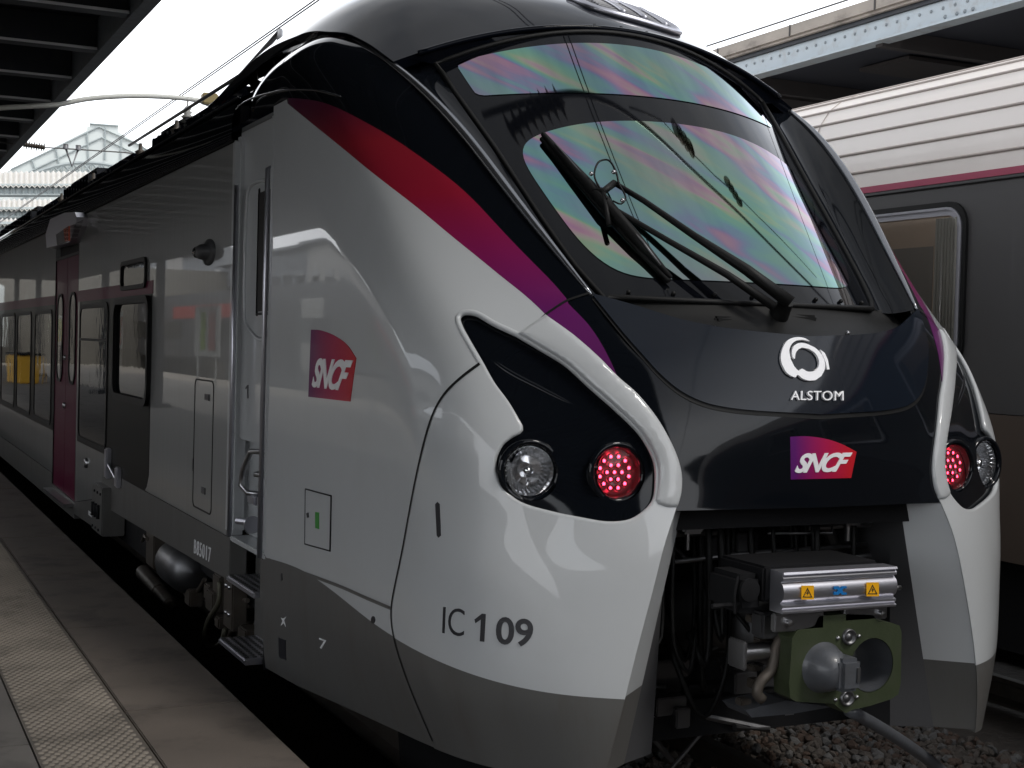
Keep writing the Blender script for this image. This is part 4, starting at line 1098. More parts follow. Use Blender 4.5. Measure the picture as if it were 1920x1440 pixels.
side_poly([(14.5,.415),(16.26,.43),(16.26,.545),(YE,.545),(YE,.25),(14.5,.25)], XS-.004, XS+.05, 'side_sill', M['greysk'])
# plum stripe and charcoal window band
for y0, y1 in ((10.69, 14.49), (16.27, 28.17), (29.95, YE)):
    side_poly([(y0,2.42),(y1,2.42),(y1,2.53 if y0 < 12 else 2.56),(y0,2.52)], XS-.003, XS+.01, 'plum_stripe', M['stripe'])
side_poly([(10.72,2.42),(14.40,2.42),(14.40,1.04),(12.70,1.04),(12.55,.93),(10.95,.88),(10.80,.95),(10.72,1.05)], XS-.003, XS+.01, 'window_band', M['charpanel'])
side_poly([(16.28,2.42),(28.16,2.42),(28.16,1.02),(16.28,1.02)], XS-.003, XS+.01, 'window_band', M['charpanel'])
side_poly([(29.95,2.42),(YE,2.42),(YE,1.02),(29.95,1.02)], XS-.003, XS+.01, 'window_band', M['charpanel'])
def frame_mesh(loop_in, loop_out, x0, x1, s_=1):
    n = len(loop_in); V = []
    for x in (x0, x1):
        V += [Vector((XC+(x-XC)*s_, y, z)) for y, z in loop_in]+[Vector((XC+(x-XC)*s_, y, z)) for y, z in loop_out]
    Fc = []
    for i in range(n):
        j = (i+1) % n
        Fc += [(i, j, n+j, n+i), (2*n+i, 3*n+i, 3*n+j, 2*n+j), (i, 2*n+i, 2*n+j, j), (n+i, n+j, 3*n+j, 3*n+i)]
    return V, Fc
def window(y0, y1, z0, z1, r, fw, name='window', proud=.012, fm='rubber', transom=None, gl='dglass'):
    for s_ in (1, -1):
        inn = arc_rect(y0+fw, y1-fw, z0+fw, z1-fw, max(.01, r-fw*.6)); out = arc_rect(y0, y1, z0, z1, r)
        V, Fc = frame_mesh(inn, out, XS-proud, XS+.02, s_); fr = mk(name, V, Fc, M[fm], T, auto=40)
        x = XC+(XS-.006-XC)*s_; mk('window_glass', [Vector((x, y, z)) for y, z in inn], [tuple(range(len(inn)))] if s_ < 0 else [tuple(range(len(inn)))[::-1]], M[gl], fr)
        if transom: MB().box(min(XC+(XS-.012-XC)*s_, x), max(XC+(XS-.012-XC)*s_, x), y0+fw, y1-fw, transom-.012, transom+.012).build('transom', M[fm], fr)
window(10.71, 12.28, 1.56, 2.41, .14, .055, 'cab_side_window', .035, 'rubber')
window(10.93, 12.03, 2.47, 2.71, .07, .035, 'vent_window', .02, 'rubber')
window(12.66, 14.34, 1.06, 2.39, .12, .045, transom=2.05)
for k, (a, c) in enumerate(((16.42,18.04),(18.40,20.05),(20.30,22.18),(22.5,24.1),(24.4,26.1),(26.4,28.0),(30.2,31.9),(32.2,33.8))): window(a, c, 1.06, 2.37, .12, .045)
# passenger doors
for y0, y1 in doors:
    for s_ in (1, -1):
        xa, xb = sorted((XC+(XS+.010-XC)*s_, XC+(XS+.05-XC)*s_))
        dr = MB(); dr.box(xa, xb, y0+.01, (y0+y1)/2-.006, .40, 2.90).box(xa, xb, (y0+y1)/2+.006, y1-.01, .40, 2.90); dob = dr.build('passenger_door', M['purple'], T)
        for (a, c) in ((y0+.17, y0+.62), (y1-.62, y1-.17)):
            inn = arc_rect(a+.03, c-.03, 1.61, 2.50, .14); out = arc_rect(a, c, 1.58, 2.53, .16); V, Fc = frame_mesh(inn, out, XS-.002, XS+.012, s_); mk('door_window', V, Fc, M['rubber'], dob, auto=40)
            x = XC+(XS+.004-XC)*s_; mk('door_glass', [Vector((x, y, z)) for y, z in inn], [tuple(range(len(inn)))[::s_*-1]], M['dglass'], dob)
        xx = XC+(XS-.01-XC)*s_; MB().lathe((xx, (y0+y1)/2-.1, 1.35), (-s_,0,0), [(0,.035),(.02,.032),(.022,0)], 16).lathe((xx, (y0+y1)/2-.1, 1.85), (-s_,0,0), [(0,.03),(.02,.028),(.022,0)], 16).build('door_button', M['steel'], dob, smooth=True)
        MB().box(*sorted((XC+(XS-.10-XC)*s_, xa)), y0+.05, y1-.05, .36, .39).build('door_step', M['steel'], dob)
        MB().box(*sorted((XC+(XS+.0-XC)*s_, xb)), y0-.012, y0+.008, .40, 2.92).box(*sorted((XC+(XS+.0-XC)*s_, xb)), y1-.008, y1+.012, .40, 2.92).box(*sorted((XC+(XS-.0-XC)*s_, xb)), y0, y1, 2.90, 2.93).build('door_seal', M['rubber'], dob)
# lamp cluster over the door
V, Fc = [], []
lp = [at(p, X=XS) for p in ((103,440),(112,412),(140,400),(160,399),(164,408),(163,425),(150,455),(105,466))]
b = MB(); b.prism([p+Vector((-.10, 0, 0)) for p in lp], (.12, 0, 0)); lo = b.build('door_side_lamp', M['alu'], T)
pq = plane_px(XS-.10)
decal_poly([(106,440),(128,425),(130,452),(108,460)], pq, M['grey2'], 'speaker_grille', lo, .006)
decal_poly([(121,430),(131,424),(131,452),(124,453)], pq, M['orange'], 'amber_lens', lo, .012)
decal_poly([(133,424),(158,412),(156,422),(146,448),(134,450)], pq, M['glass'], 'clear_window', lo, .010)
# camera pod
b = MB(); c = at((392,473), X=XS); b.lathe(c+Vector((.0,0,0)), (-1,0,0), [(-.02,.11),(.008,.105),(.014,.085),(.03,.065),(.06,.058),(.08,.04),(.083,0)], 26); b.V = [Vector((v.x, c.y+(v.y-c.y)*1.7, c.z+(v.z-c.z)*.8)) for v in b.V]
pod = b.build('rear_view_camera', M['grey2'], T, smooth=True)
b = MB(); b.lathe(c+Vector((-.045,.04,0)), (-.3,.95,0), [(0,.042),(.04,.038),(.045,.025),(.045,0)], 20); b.build('camera_lens', M['dglass'], pod, smooth=True)
# hatch on the side
ht = arc_rect(8.69, 9.22, .985, 1.83, .05)
V, Fc = frame_mesh([(y*1, z) for y, z in arc_rect(8.70, 9.21, .995, 1.82, .045)], ht, XS-.003, XS+.01, 1); hs = mk('side_hatch_seam', V, Fc, M['rubber'], T)
MB().box(XS-.006, XS, 8.80, 8.92, 1.70, 1.74).box(XS-.006, XS, 8.86, 8.96, 1.10, 1.14).build('hatch_plate', M['grey2'], hs)
MB().box(XS-.006, XS, 9.21, 9.23, 1.22, 1.30).build('hatch_catch', M['letterd'], hs)
b = MB(); b.bbox(XS-.05, XS+.0, 12.36, 12.48, .86, 1.12, .01); b.bbox(XS-.045, XS+.0, 11.86, 11.98, .83, 1.0, .01); b.tube([(XS-.03, 11.98, .9), (XS-.03, 12.36, .98)], .012, 8); b.build('jacking_bracket', M['alu'], T, auto=40)
b = MB(); b.lathe(at((163,868), X=XS), (-1,0,0), [(0,.05),(.025,.045),(.028,.02),(.02,0)], 20); b.build('filler_cap', M['steel'], T, smooth=True)
pside = plane_px(XS, .005)
decal_text('B85017', [(366,1011),(397,1027),(396,1055),(365,1037)], pside, M['letterw'], 'vehicle_number', T, .002, bold=0, spacing=1.25)
decal_poly([(461,727),(464,722),(466,722),(466,747),(464,747),(464,726),(461,730)], plane_px(XS+.05, .0), M['letterd'], 'cab_number', T, .003)
decal_text('A', [(181,964),(191,973),(191,987),(181,978)], pside, M['letterw'], 'side_mark', T, .002)
decal_poly([(167,957),(179,967),(179,975),(167,965)], pside, M['letterw'], 'side_mark', T, .002, holes=([(169,961),(177,968),(177,971),(169,964)],))
# cab door bay: pillars, recessed door, narrow window, handrails, steps
for s_ in (1, -1):
    def X(v): return XC+(v-XC)*s_
    def bx_(b, x0, x1, *r): a, c = sorted((X(x0), X(x1))); return b.bbox(a, c, *r)
    b = MB(); bx_(b, XS+.05, XS+.12, 7.45, 8.34, 1.50, 3.34, .01); bx_(b, XS+.12, XS+.17, 7.45, 8.34, .92, 1.52, .01); cd_ = b.build('cab_door', M['white'], T, auto=40)
    # recessed pocket round the window
    pk = [(7.58,2.98),(8.02,3.00),(8.14,2.94),(8.16,2.24),(8.0,2.14),(7.72,2.10),(7.60,2.2)]
    loop = [tuple(q) for q in smoothline(pk+[pk[0]], .04)]
    b = MB(); b.tube([Vector((X(XS+.048), y, z)) for y, z in loop], .012, 8, cap=False); b.build('window_pocket', M['white'], cd_, smooth=True)
    b = MB(); bx_(b, XS+.044, XS+.06, 7.60, 7.88, 2.25, 2.94, .006); b.build('cab_door_window', M['rubber'], cd_, auto=40)
    b = MB(); bx_(b, XS+.040, XS+.06, 7.875, 7.89, 2.23, 2.96, .004); bx_(b, XS+.040, XS+.06, 7.60, 7.89, 2.235, 2.25, .004); b.build('window_rim', M['rubber'], cd_, auto=40)
    # pillars with rounded edges
    b = MB(); a, c = sorted((X(XS-.002), X(XS+.12))); b.bbox(a, c, 8.24, 8.35, .92, 3.30, .03); b.bbox(a, c, 7.40, 7.50, .92, 3.34, .03); b.build('door_pillar', M['white'], T, auto=40)
    b = MB(); b.tube([(X(XS-.012), 8.18, .93), (X(XS-.012), 8.18, 3.0)], .014, 10); b.tube([(X(XS-.012), 7.50, .90), (X(XS-.012), 7.50, 3.03), (X(XS+.03), 7.50, 3.05)], .014, 10); b.build('grab_pole', M['alu'], T, smooth=True)
    b = MB(); b.tube([Vector((X(XS+.09), 7.56, 1.475)), Vector((X(XS+.02), 7.62, 1.475)), Vector((X(XS+.0), 7.78, 1.46)), Vector((X(XS+.0), 7.95, 1.33)), Vector((X(XS+.0), 7.98, 1.25)), Vector((X(XS+.03), 7.93, 1.21)), Vector((X(XS+.09), 7.86, 1.21))], .016, 10); b.build('handrail', M['steel'], T, smooth=True)
    b = MB(); b.tube([Vector((X(XS+.10), 7.66, 1.34)), Vector((X(XS-.0), 7.70, 1.34))], [.03,.014], 10); b.build('door_lever', M['steel'], cd_, smooth=True)
    b = MB(); bx_(b, XS+.02, XS+.10, 7.50, 7.70, 1.16, 1.22, .008); bx_(b, XS+.03, XS+.10, 7.80, 7.95, 1.15, 1.20, .008); bx_(b, XS+.03, XS+.09, 7.52, 7.64, .98, 1.16, .006); b.tube([(X(XS+.1), 7.9, 1.03), (X(XS+.01), 8.08, 1.03)], .02, 8); b.lathe((X(XS+.05), 7.9, 1.03), (0,-1,0), [(0,.05),(.02,.05),(.02,0)], 14); b.split('door_hinge', M['alu'], cd_, auto=40)
    b = MB(); bx_(b, XS-.0, XS+.2, 7.42, 8.22, .895, .925, .006); b.build('threshold', M['white'], T, auto=40)
    b = MB(); bx_(b, XS+.16, XS+.3, 7.47, 8.22, .30, .90, .01); bx_(b, XS-.003, XS+.1, 8.19, 8.23, .655, .905, .004); bx_(b, XS+.0, XS+.1, 7.42, 7.53, .62, .90, .01); b.build('step_well', M['greysk'], T, auto=40)
    for (zz_, nm) in ((.70, 'upper'), (.33, 'lower')):
        b = MB(); xo = XS-.03 if nm == 'upper' else XS-.07
        bx_(b, xo, XS+.2, 7.55, 8.16, zz_-.035, zz_, .008)
        st = b.build('boarding_step', M['alu'], T, auto=40)
        g = MB()
        for j in range(12):
            for i in range(5): g.bbox(*sorted((X(xo+.01+.045*i), X(xo+.035+.045*i))), 7.58+.048*j, 7.605+.048*j, zz_, zz_+.006, .002)
        g.build('step_tread', M['dsteel'], st)
    b = MB(); b.tube([(X(XS+.15), 7.6, .4), (X(XS+.15), 7.6, .9)], .03, 8); b.tube([(X(XS+.05), 7.5, .28), (X(XS+.05), 7.5, .4)], .03, 8); b.build('step_bracket', M['cavity'], T, smooth=True)
# roof cove and roof of the coach, with equipment
prof = [(1.43,3.28),(1.435,3.31),(1.43,3.42),(1.40,3.52),(1.385,3.545),(1.36,3.55),(1.30,3.60),(1.05,3.66),(.6,3.70),(0,3.72)]
pf = [(XC-a, z) for a, z in prof]+[(XC+a, z) for a, z in prof[::-1][1:]]
V = []; Fc = []
ys_ = [8.36, 12, 16, 20, 24, YE]
for y in ys_: V += [Vector((x, y, z)) for x, z in pf]
n = len(pf)
for i in range(len(ys_)-1):
    for k in range(n-1): a = i*n+k; Fc.append((a, a+n, a+n+1, a+1))
mk('coach_roof', V, Fc, M['black'], T, auto=30)
for s_ in (1, -1):
    MB().tube([(XC-1.40*s_, 8.36, 3.545), (XC-1.40*s_, YE, 3.545)], .014, 8).build('roof_gutter', M['black'], T, smooth=True)
    MB().tube([(XC-1.437*s_, 8.3, 3.275), (XC-1.437*s_, YE, 3.275)], .010, 6).build('cantrail_seal', M['rubber'], T, smooth=True)
MB().box(XC-1.38, XC+1.38, 8.36, YE, .95, 3.5).box(XC-1.2, XC+1.2, 7.5, 8.36, .95, 3.4).build('interior_core', M['cavity'], T)
MB().box(XC-1.38, XC+1.38, YE-.02, YE, .3, 3.5).build('end_wall', M['black'], T)
for i, (y0, y1, h, dd) in enumerate(((9.6,11.6,3.86,1.12),(12.0,13.2,3.98,1.0),(13.6,16.0,3.84,1.15),(16.4,18.6,4.0,1.05),(19,21,3.9,1.1),(22,27,4.0,1.05),(27.5,33,3.95,1.05))):
    b = MB(); b.bbox(XC-dd, XC+dd, y0, y1, 3.6, h, .08)
    for k in range(int((y1-y0)/.22)): b.box(XC-dd-.012, XC-dd, y0+.1+.22*k, y0+.16+.22*k, 3.66, h-.08)
    b.build('roof_equipment', M['roofm'], T, auto=40)
b = MB()
for y in (8.9, 9.3, 11.8, 13.4, 16.2, 18.8): b.lathe((XC-1.05, y, 3.6), (0,0,1), [(0,.04),(.1,.03),(.12,.06),(.14,.03),(.17,.06),(.19,.03),(.22,.055),(.24,.02),(.3,.015),(.3,0)], 14)
b.split('roof_insulator', M['rust'], T, smooth=True)
b = MB(); b.tube([(XC-1.05, 8.6, 3.93), (XC-1.05, 14, 3.95)], .014, 8); b.tube([(XC-1.0, 8.9, 3.95), (XC-.8, 9.6, 4.25), (XC-.8, 11.5, 4.02)], .02, 8); b.build('roof_busbar', M['dsteel'], T, smooth=True)
# underfloor gear seen below the sill
b = MB(); b.bbox(XS-.08, XS+.12, 12.35, 12.9, .36, .78, .01)
jb = b.build('junction_box', M['greysk'], T, auto=40)
b = MB()
for j in range(3): b.tube([(XS-.09, 12.48+.14*j, .50), (XS-.09, 12.48+.14*j, .62)], .018, 8)
for j in range(6): b.lathe((XS-.08, 12.42+.08*j, .40 if j % 2 else .72), (-1,0,0), [(0,.012),(.01,.011),(.012,0)], 8)
b.split('box_fitting', M['cavity'], jb, smooth=True)
c = at((343,1060), X=2.22); MB().lathe(c+Vector((0,.32,0)), (0,-1,0), [(0,0),(.02,.10),(.07,.155),(.16,.17),(.5,.17),(.59,.155),(.64,.10),(.66,0)], 28).build('air_tank', M['dsteel'], T, smooth=True)
a = at((268,1072), X=2.15); e = at((320,1135), X=2.15)
MB().lathe(a, e-a, [(0,0),(0,.055),(.02,.062),((e-a).length*.62,.062),((e-a).length*.63,.052),((e-a).length*.98,.052),((e-a).length,.03),((e-a).length,0)], 20).build('yaw_damper', M['rust'], T, auto=35)
b = MB(); b.tube([at(q, X=2.14) for q in [tuple(k) for k in smoothline([(412,1090),(410,1130),(392,1160),(384,1195),(396,1215),(415,1205),(422,1180)], 10)]], .017, 10); b.build('sanding_hose', mat('braided_hose', (.09,.085,.06), .5, metal=.3, bump=.004, bscale=120), T, smooth=True)
b = MB()
for i in range(40):
    q = at((random.uniform(255, 440), 1000), X=2.3); y = random.uniform(8.3, 11.2); z = random.uniform(.25, .62); w = random.uniform(.03, .10)
    x = random.uniform(2.12, 2.4)
    if i % 3: b.bbox(x, x+.1, y-w, y+w, z-w*.8, z+w*.6, .01)
    else: b.tube([(x, y, z), (x+.02, y+.2, z+random.uniform(-.1, .1)), (x+.03, y+.35, z+random.uniform(-.2, .0))], .016, 8)
b.bbox(2.16, 2.26, 8.52, 8.74, .28, .68, .01); b.bbox(2.14, 2.24, 10.9, 11.2, .30, .66, .01); b.split('bogie_fitting', M['rust'], T, auto=40)
b = MB()
for y, z in ((8.58,.55),(8.66,.55),(8.58,.38),(8.66,.38),(8.62,.62)): b.lathe((2.16, y, z), (-1,0,0), [(0,.016),(.012,.015),(.014,0)], 8)
b.split('bogie_bolt', M['steel'], T, smooth=True)
MB().box(XC-1.30, XC+1.30, 11.3, YE, .30, .66).build('underfloor_case', M['cavity'], T)
# ------------------------------------------------------------------ neighbouring train
N_ = empty('passenger_coach', (7.6, 10, 0), 'coach with pale ribbed roof, charcoal side and aluminium framed window on the next track', 'train')
XN = 6.2
mw = mat('ivory_roof_paint', (.86,.80,.75), .45, coat=.2, var=.06, vscale=1.5, dirt=.25, dscale=1.2, dcol=(.42,.36,.32), stretch=(1,.3,1))
mdg = mat('charcoal_side_paint', (.066,.064,.065), .4, coat=.15, dirt=.3, dscale=2, dcol=(.05,.045,.04), bump=.0012, bscale=2)
mbr = mat('taupe_lower_paint', (.085,.062,.048), .5, var=.1)
mpk = mat('rose_stripe_paint', (.35,.05,.10), .4)
pf = [(6.2,3.235),(6.2,3.34),(6.212,3.475),(6.24,3.61),(6.285,3.735),(6.36,3.845),(6.47,3.93),(6.62,3.99),(6.82,4.03),(7.6,4.08)]
V = []; Fc = []
for y in (-12, 40):
    V += [Vector((x, y, z)) for x, z in pf]+[Vector((15.2-x, y, z)) for x, z in pf[::-1][1:]]
n = len(V)//2
for k in range(n-1): Fc.append((k, n+k, n+k+1, k+1))
mk('roof', V, Fc, mw, N_, auto=25)
mrib = mat('roof_seam_paint', (.42,.37,.34), .5, var=.15)
for k in range(1, 8):
    x, z = pf[k]; MB().tube([(x-.003, -12, z+.0), (x-.003, 40, z+.0)], .0095, 8).build('roof_seam', mrib, N_, smooth=True)
b = MB()
for k in range(0, 7):
    (xa, za), (xb, zb) = pf[k], pf[k+1]
    for y in (-6.2, 1.0, 8.2, 15.4): b.tube([(xa-.004, y, za), (xb-.004, y, zb)], .004, 5)
b.split('roof_joint', mrib, N_)
MB().box(XN, 9.0, -12, 40, 1.77, 3.19).build('body_side', mdg, N_)
MB().box(XN-.004, 9.004, -12, 40, 3.193, 3.235).build('rose_stripe', mpk, N_)
MB().box(XN-.003, 9.003, -12, 40, .9, 1.765).build('lower_side', mbr, N_)
MB().box(XN+.1, 8.9, -12, 40, .35, .9).build('underframe', M['cavity'], N_)
MB().tube([(XN-.006,-12,3.17),(XN-.006,40,3.17)], .006, 6).build('side_joint', M['rubber'], N_)
mbl = mat('beige_blind', (.36,.28,.21), .8, var=.25, vscale=1.5); mseat = mat('taupe_seat', (.20,.18,.155), .9); mcur = mat('grey_curtain', (.30,.29,.25), .9)
mwin = mat('curtained_window_glass', (.16,.14,.12), .06, coat=1, spec=.6, var=.35, vscale=1.2)
for (y0, y1) in ((6.60,8.4),(3.9,5.6),(9.2,11.0),(11.8,13.6),(1.1,2.9),(14.4,16.2),(17,18.8),(-1.7,.1)):
    def fm_(r0, r1, x0, x1, m, nm, par):
        n = len(r0); V = [Vector((x, y, z)) for x in (x0, x1) for L_ in (r0, r1) for y, z in L_]; Fc = []
        for i in range(n):
            j = (i+1) % n; Fc += [(i, j, n+j, n+i), (2*n+i, 3*n+i, 3*n+j, 2*n+j), (i, 2*n+i, 2*n+j, j), (n+i, n+j, 3*n+j, 3*n+i)]
        return mk(nm, V, Fc, m, par, auto=40)
    A_ = arc_rect(y0, y1, 2.02, 3.07, .16); B_ = arc_rect(y0+.035, y1-.035, 2.055, 3.035, .135); C_ = arc_rect(y0+.05, y1-.05, 2.07, 3.02, .12); D_ = arc_rect(y0+.085, y1-.085, 2.105, 2.985, .09)
    w = fm_(B_, A_, XN-.02, XN+.02, M['rubber'], 'window', N_); fm_(C_, B_, XN-.028, XN+.02, M['alu'], 'outer_frame', w); fm_(D_, C_, XN-.012, XN+.02, M['alu'], 'inner_frame', w)
    mk('window_blind', [Vector((XN-.001, y, z)) for y, z in D_], [tuple(range(len(D_)))[::-1]], mbl, w)
    MB().box(XN-.004, XN-.002, y0+.30, y1-.3, 2.12, 2.80).build('seat_back', mseat, w)
    cu_ = MB()
    for k in range(7): cu_.tube([(XN-.004, y0+.10+.028*k, 2.11), (XN-.004, y0+.10+.028*k, 2.97)], .013, 6); cu_.tube([(XN-.004, y1-.10-.028*k, 2.11), (XN-.004, y1-.10-.028*k, 2.97)], .013, 6)
    cu_.build('curtain', mcur, w, smooth=True)
    mk('glass', [Vector((XN-.020, y, z)) for y, z in D_], [tuple(range(len(D_)))[::-1]], M['glass'], w)
# ------------------------------------------------------------------ ground, platform, track
def st(o, k='structure'): o['kind'] = k; return o
mgr = mat('dirt_ground', (.035,.03,.027), .9, var=.4, vscale=2)
st(mk('ground', [(-300,-200,-.45),(300,-200,-.45),(300,500,-.45),(-300,500,-.45)], [(0,1,2,3)], mgr))
def plat_mat(name, col, dv=.6, sc=1.5):
    m = mat(name, col, .8, var=.32, vscale=2.5, bump=.002, bscale=160, dirt=.9, dscale=2.6, dcol=tuple(c*.35 for c in col))
    return m
medge = plat_mat('granite_edge', (.115,.095,.080)); mtac = plat_mat('tactile_paving', (.115,.10,.085)); masp = plat_mat('platform_asphalt', (.10,.09,.085))
PX = 1.68
b = MB(); b.box(-3.06, PX-.02, -40, 150, -.45, .36); st(b.build('platform', masp))
st(MB().box(-9.6, -3.062, -40, 150, -.45, .398).build('open_platform', plat_mat('sunlit_platform_tone', (.42,.39,.34))))  # daylight beyond the canopy put into a paler platform colour
b = MB(); random.seed(3)
ys_ = []; y = -20.6
while y < 75: ys_.append(y); y += 1.93
for y in ys_:
    b.bbox(1.15, PX, y+.004, y+1.926, .30, .40+random.uniform(-.0012, .0012), .006)
# every kerb slab sits in one paved edge
st(b.build('platform_edge', medge, auto=40))
b = MB()
y = -20
while y < 75:
    b.box(.70, 1.14, y+.003, y+.597, .30, .399+random.uniform(-.001,.001)); y += .6
st(b.build('tactile_strip', mtac))
# studs
V = []; Fc = []
def stud(x, y):
    n0 = len(V); 
    for (r, h) in ((.0145, 0), (.010, .0065)):
        for k in range(6): V.append(Vector((x+r*math.cos(k*PI/3), y+r*math.sin(k*PI/3), .3985+h)))
    for k in range(6): Fc.append((n0+k, n0+(k+1) % 6, n0+6+(k+1) % 6, n0+6+k))
    Fc.append(tuple(n0+6+k for k in range(6)))
j = 0; y = 5.2
while y < 17:
    for i in range(11):
        stud(.722+.039*i+(.0195 if j % 2 else 0), y) if i < 10 or not j % 2 else None
    y += .034; j += 1
st(mk('tactile_studs', V, Fc, plat_mat('worn_stud_tops', (.24,.21,.175)), None, smooth=True), 'stuff')
b = MB(); y = -20
while y < 75:
    for x0, x1 in ((-.55, .69), (-1.8, -.56), (-3.05,-1.81)): b.box(x0, x1+.002, y+.004, y+1.23, .30, .398+random.uniform(-.0015, .0015))
    y += 1.24
st(b.build('platform_paving', plat_mat('paving_slab', (.13,.12,.11))))
st(MB().box(PX-.06, PX-.03, -40, 75, -.45, .30).build('platform_wall', mat('platform_wall_stone', (.05,.045,.04), .9, var=.3)))
# ballast
mb1 = mat('ballast_stone', (.095,.08,.068), .85, var=.5, vscale=5, bump=.003, bscale=60)
mb2 = mat('ballast_stone_brown', (.09,.06,.045), .85, var=.4, vscale=5, bump=.003, bscale=60)
mb3 = mat('ballast_stone_grey', (.125,.12,.115), .85, var=.4, vscale=5, bump=.003, bscale=60)
mbase = mat('ballast_bed', (.06,.05,.042), .95, var=.5, vscale=14, bump=.02, bscale=22)
def bh(x, y): 
    return -.16+.03*math.sin(x*2.1+1)*math.sin(y*1.7)
st(MB().box(PX-.02, 11.5, -40, 90, -.45, -.20).build('ballast_bed', mbase))
V = []; Fc = []; mi_ = []
random.seed(11)
ico = [Vector(v).normalized() for v in [(-.5,.85,0),(.5,.85,0),(-.5,-.85,0),(.5,-.85,0),(0,-.5,.85),(0,.5,.85),(0,-.5,-.85),(0,.5,-.85),(.85,0,-.5),(.85,0,.5),(-.85,0,-.5),(-.85,0,.5)]]
icf = [(0,11,5),(0,5,1),(0,1,7),(0,7,10),(0,10,11),(1,5,9),(5,11,4),(11,10,2),(10,7,6),(7,1,8),(3,9,4),(3,4,2),(3,2,6),(3,6,8),(3,8,9),(4,9,5),(2,4,11),(6,2,10),(8,6,7),(9,8,1)]
def stone(x, y, z, r):
    n0 = len(V); R_ = Matrix.Rotation(random.uniform(0, 6.3), 3, (random.uniform(-1,1), random.uniform(-1,1), random.uniform(.1,1)))
    sx, sy, sz = random.uniform(.7, 1.3), random.uniform(.7, 1.2), random.uniform(.5, .85)
    for v in ico:
        q = R_ @ Vector((v.x*sx, v.y*sy, v.z*sz))*r*random.uniform(.8, 1.15); V.append(Vector((x, y, z))+q)
    Fc.extend(tuple(i+n0 for i in f) for f in icf); mi_.extend([random.choice((0,0,1,2))]*20)
y = 3.6
while y < 9.5:
    x = 2.2
    while x < 6.1:
        if x > 3.3+0*(y-4): 
            stone(x+random.uniform(-.02,.02), y+random.uniform(-.02,.02), bh(x, y)+random.uniform(-.012,.02), random.uniform(.024,.042))
        x += .055
    y += .052
o = mk('ballast', V, Fc, [mb1, mb2, mb3]); o.data.polygons.foreach_set('material_index', mi_); st(o, 'stuff')
for tx, who in ((XC, 'under the white railcar'), (7.65, 'under the coach on the next track')):
    for s_ in (-1, 1):
        x = tx+s_*.735
        pr_ = [(-.075,-.17),(.075,-.17),(.075,-.155),(.012,-.13),(.012,-.045),(.036,-.03),(.036,-.002),(.03,.0),(-.03,.0),(-.036,-.002),(-.036,-.03),(-.012,-.045),(-.012,-.13),(-.075,-.155)]
        b = MB(); b.prism([Vector((x+a, -30, z)) for a, z in pr_], (0, 110, 0)); o = b.build('rail', M['rust'])
        o['label'] = '%s steel rail %s' % ('platform side' if s_ < 0 else 'far side', who); o['category'] = 'rail'; o['group'] = 'running rails'
# hose / bar lying from the coupler to the ballast
P = [at(p, Y=yv) for p, yv in (((1592,1332),4.40),((1640,1358),4.48),((1700,1396),4.62),((1755,1436),4.80),((1800,1475),4.95))]
hs = MB().tube([tuple(q) for q in smoothline([tuple(p) for p in P], .06)], .026, 12).build('steel_pipe', M['cone'], smooth=True)
hs['label'] = 'grey metal pipe sloping down from below the coupler over the ballast'; hs['category'] = 'pipe'
# ------------------------------------------------------------------ canopies
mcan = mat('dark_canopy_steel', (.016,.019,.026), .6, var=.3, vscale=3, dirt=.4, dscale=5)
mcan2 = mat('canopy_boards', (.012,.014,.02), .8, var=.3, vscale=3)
mtim = mat('canopy_purlin', (.05,.045,.045), .7, var=.3)
ZL = 4.75
xe = at((150,158), Z=ZL).x
CA = empty('platform_canopy', (-2, 10, 0), 'dark steel canopy over the platform at left, with thin white flashing on its beams', 'canopy')
b = MB(); b.box(xe-.12, xe, -34, 75, ZL-.02, ZL+.31); b.build('edge_beam', mat('weathered_edge_steel', (.10,.115,.13), .6, var=.5, vscale=9, dirt=.7, dscale=14), CA)
MB().box(-5.72, -5.6, -34, 75, ZL-.03, ZL+.34).build('fascia_beam', mcan, CA)
b = MB(); b.box(-5.6, xe-.12, -34, 75, ZL+.30, ZL+.36); b.build('roof_boards', mcan2, CA)
dyb = 1.66; y0 = at((400,35), Z=ZL).y
b = MB(); fl = MB(); pu = MB(); br_ = MB()
y = -33.0+ (11.95+33) % dyb
while y < 74:
    b.box(-5.6, xe-.13, y-.04, y+.04, ZL+.02, ZL+.295); b.box(-5.6, xe-.13, y-.09, y+.09, ZL-.005, ZL+.015)
    fl.box(-5.6, xe-.13, y-.094, y-.091, ZL-.006, ZL+.018)
    pu.box(-5.6, xe-.45, y+.55, y+.72, ZL+.18, ZL+.29)
    if y > 6:
        br_.tube([(-.3, y+.05, ZL+.28), (1.1, y+.8, ZL+.20), (1.1, y+1.5, ZL+.20)], .03, 6); br_.box(.2, 1.25, y+1.0, y+1.35, ZL+.26, ZL+.285)
    y += dyb
b.split('cross_beam', mcan, CA); fl.split('beam_flashing', mat('pale_flashing', (.62,.63,.65), .5), CA); pu.split('purlin', mtim, CA); br_.build('bracing', mcan, CA)
b = MB()
for y in (-22, -8, 26, 34, 42, 50, 58, 66): b.tube([(-2.6, y, .36), (-2.6, y, ZL+.1)], .11, 16); b.box(-2.85, -2.35, y-.25, y+.25, .36, .5)
b.split('column', mcan, CA, auto=40)
ZR = 5.15
CB = empty('far_platform_canopy', (13, 10, 0), 'dark canopy behind the coach, with a riveted pale girder and stone gutter', 'canopy')
XR = 9.0
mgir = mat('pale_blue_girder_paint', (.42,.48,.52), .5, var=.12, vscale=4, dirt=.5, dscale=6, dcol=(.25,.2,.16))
mgut = mat('weathered_gutter', (.36,.32,.28), .8, var=.35, vscale=5, dirt=.9, dscale=4, stretch=(1,.5,1))
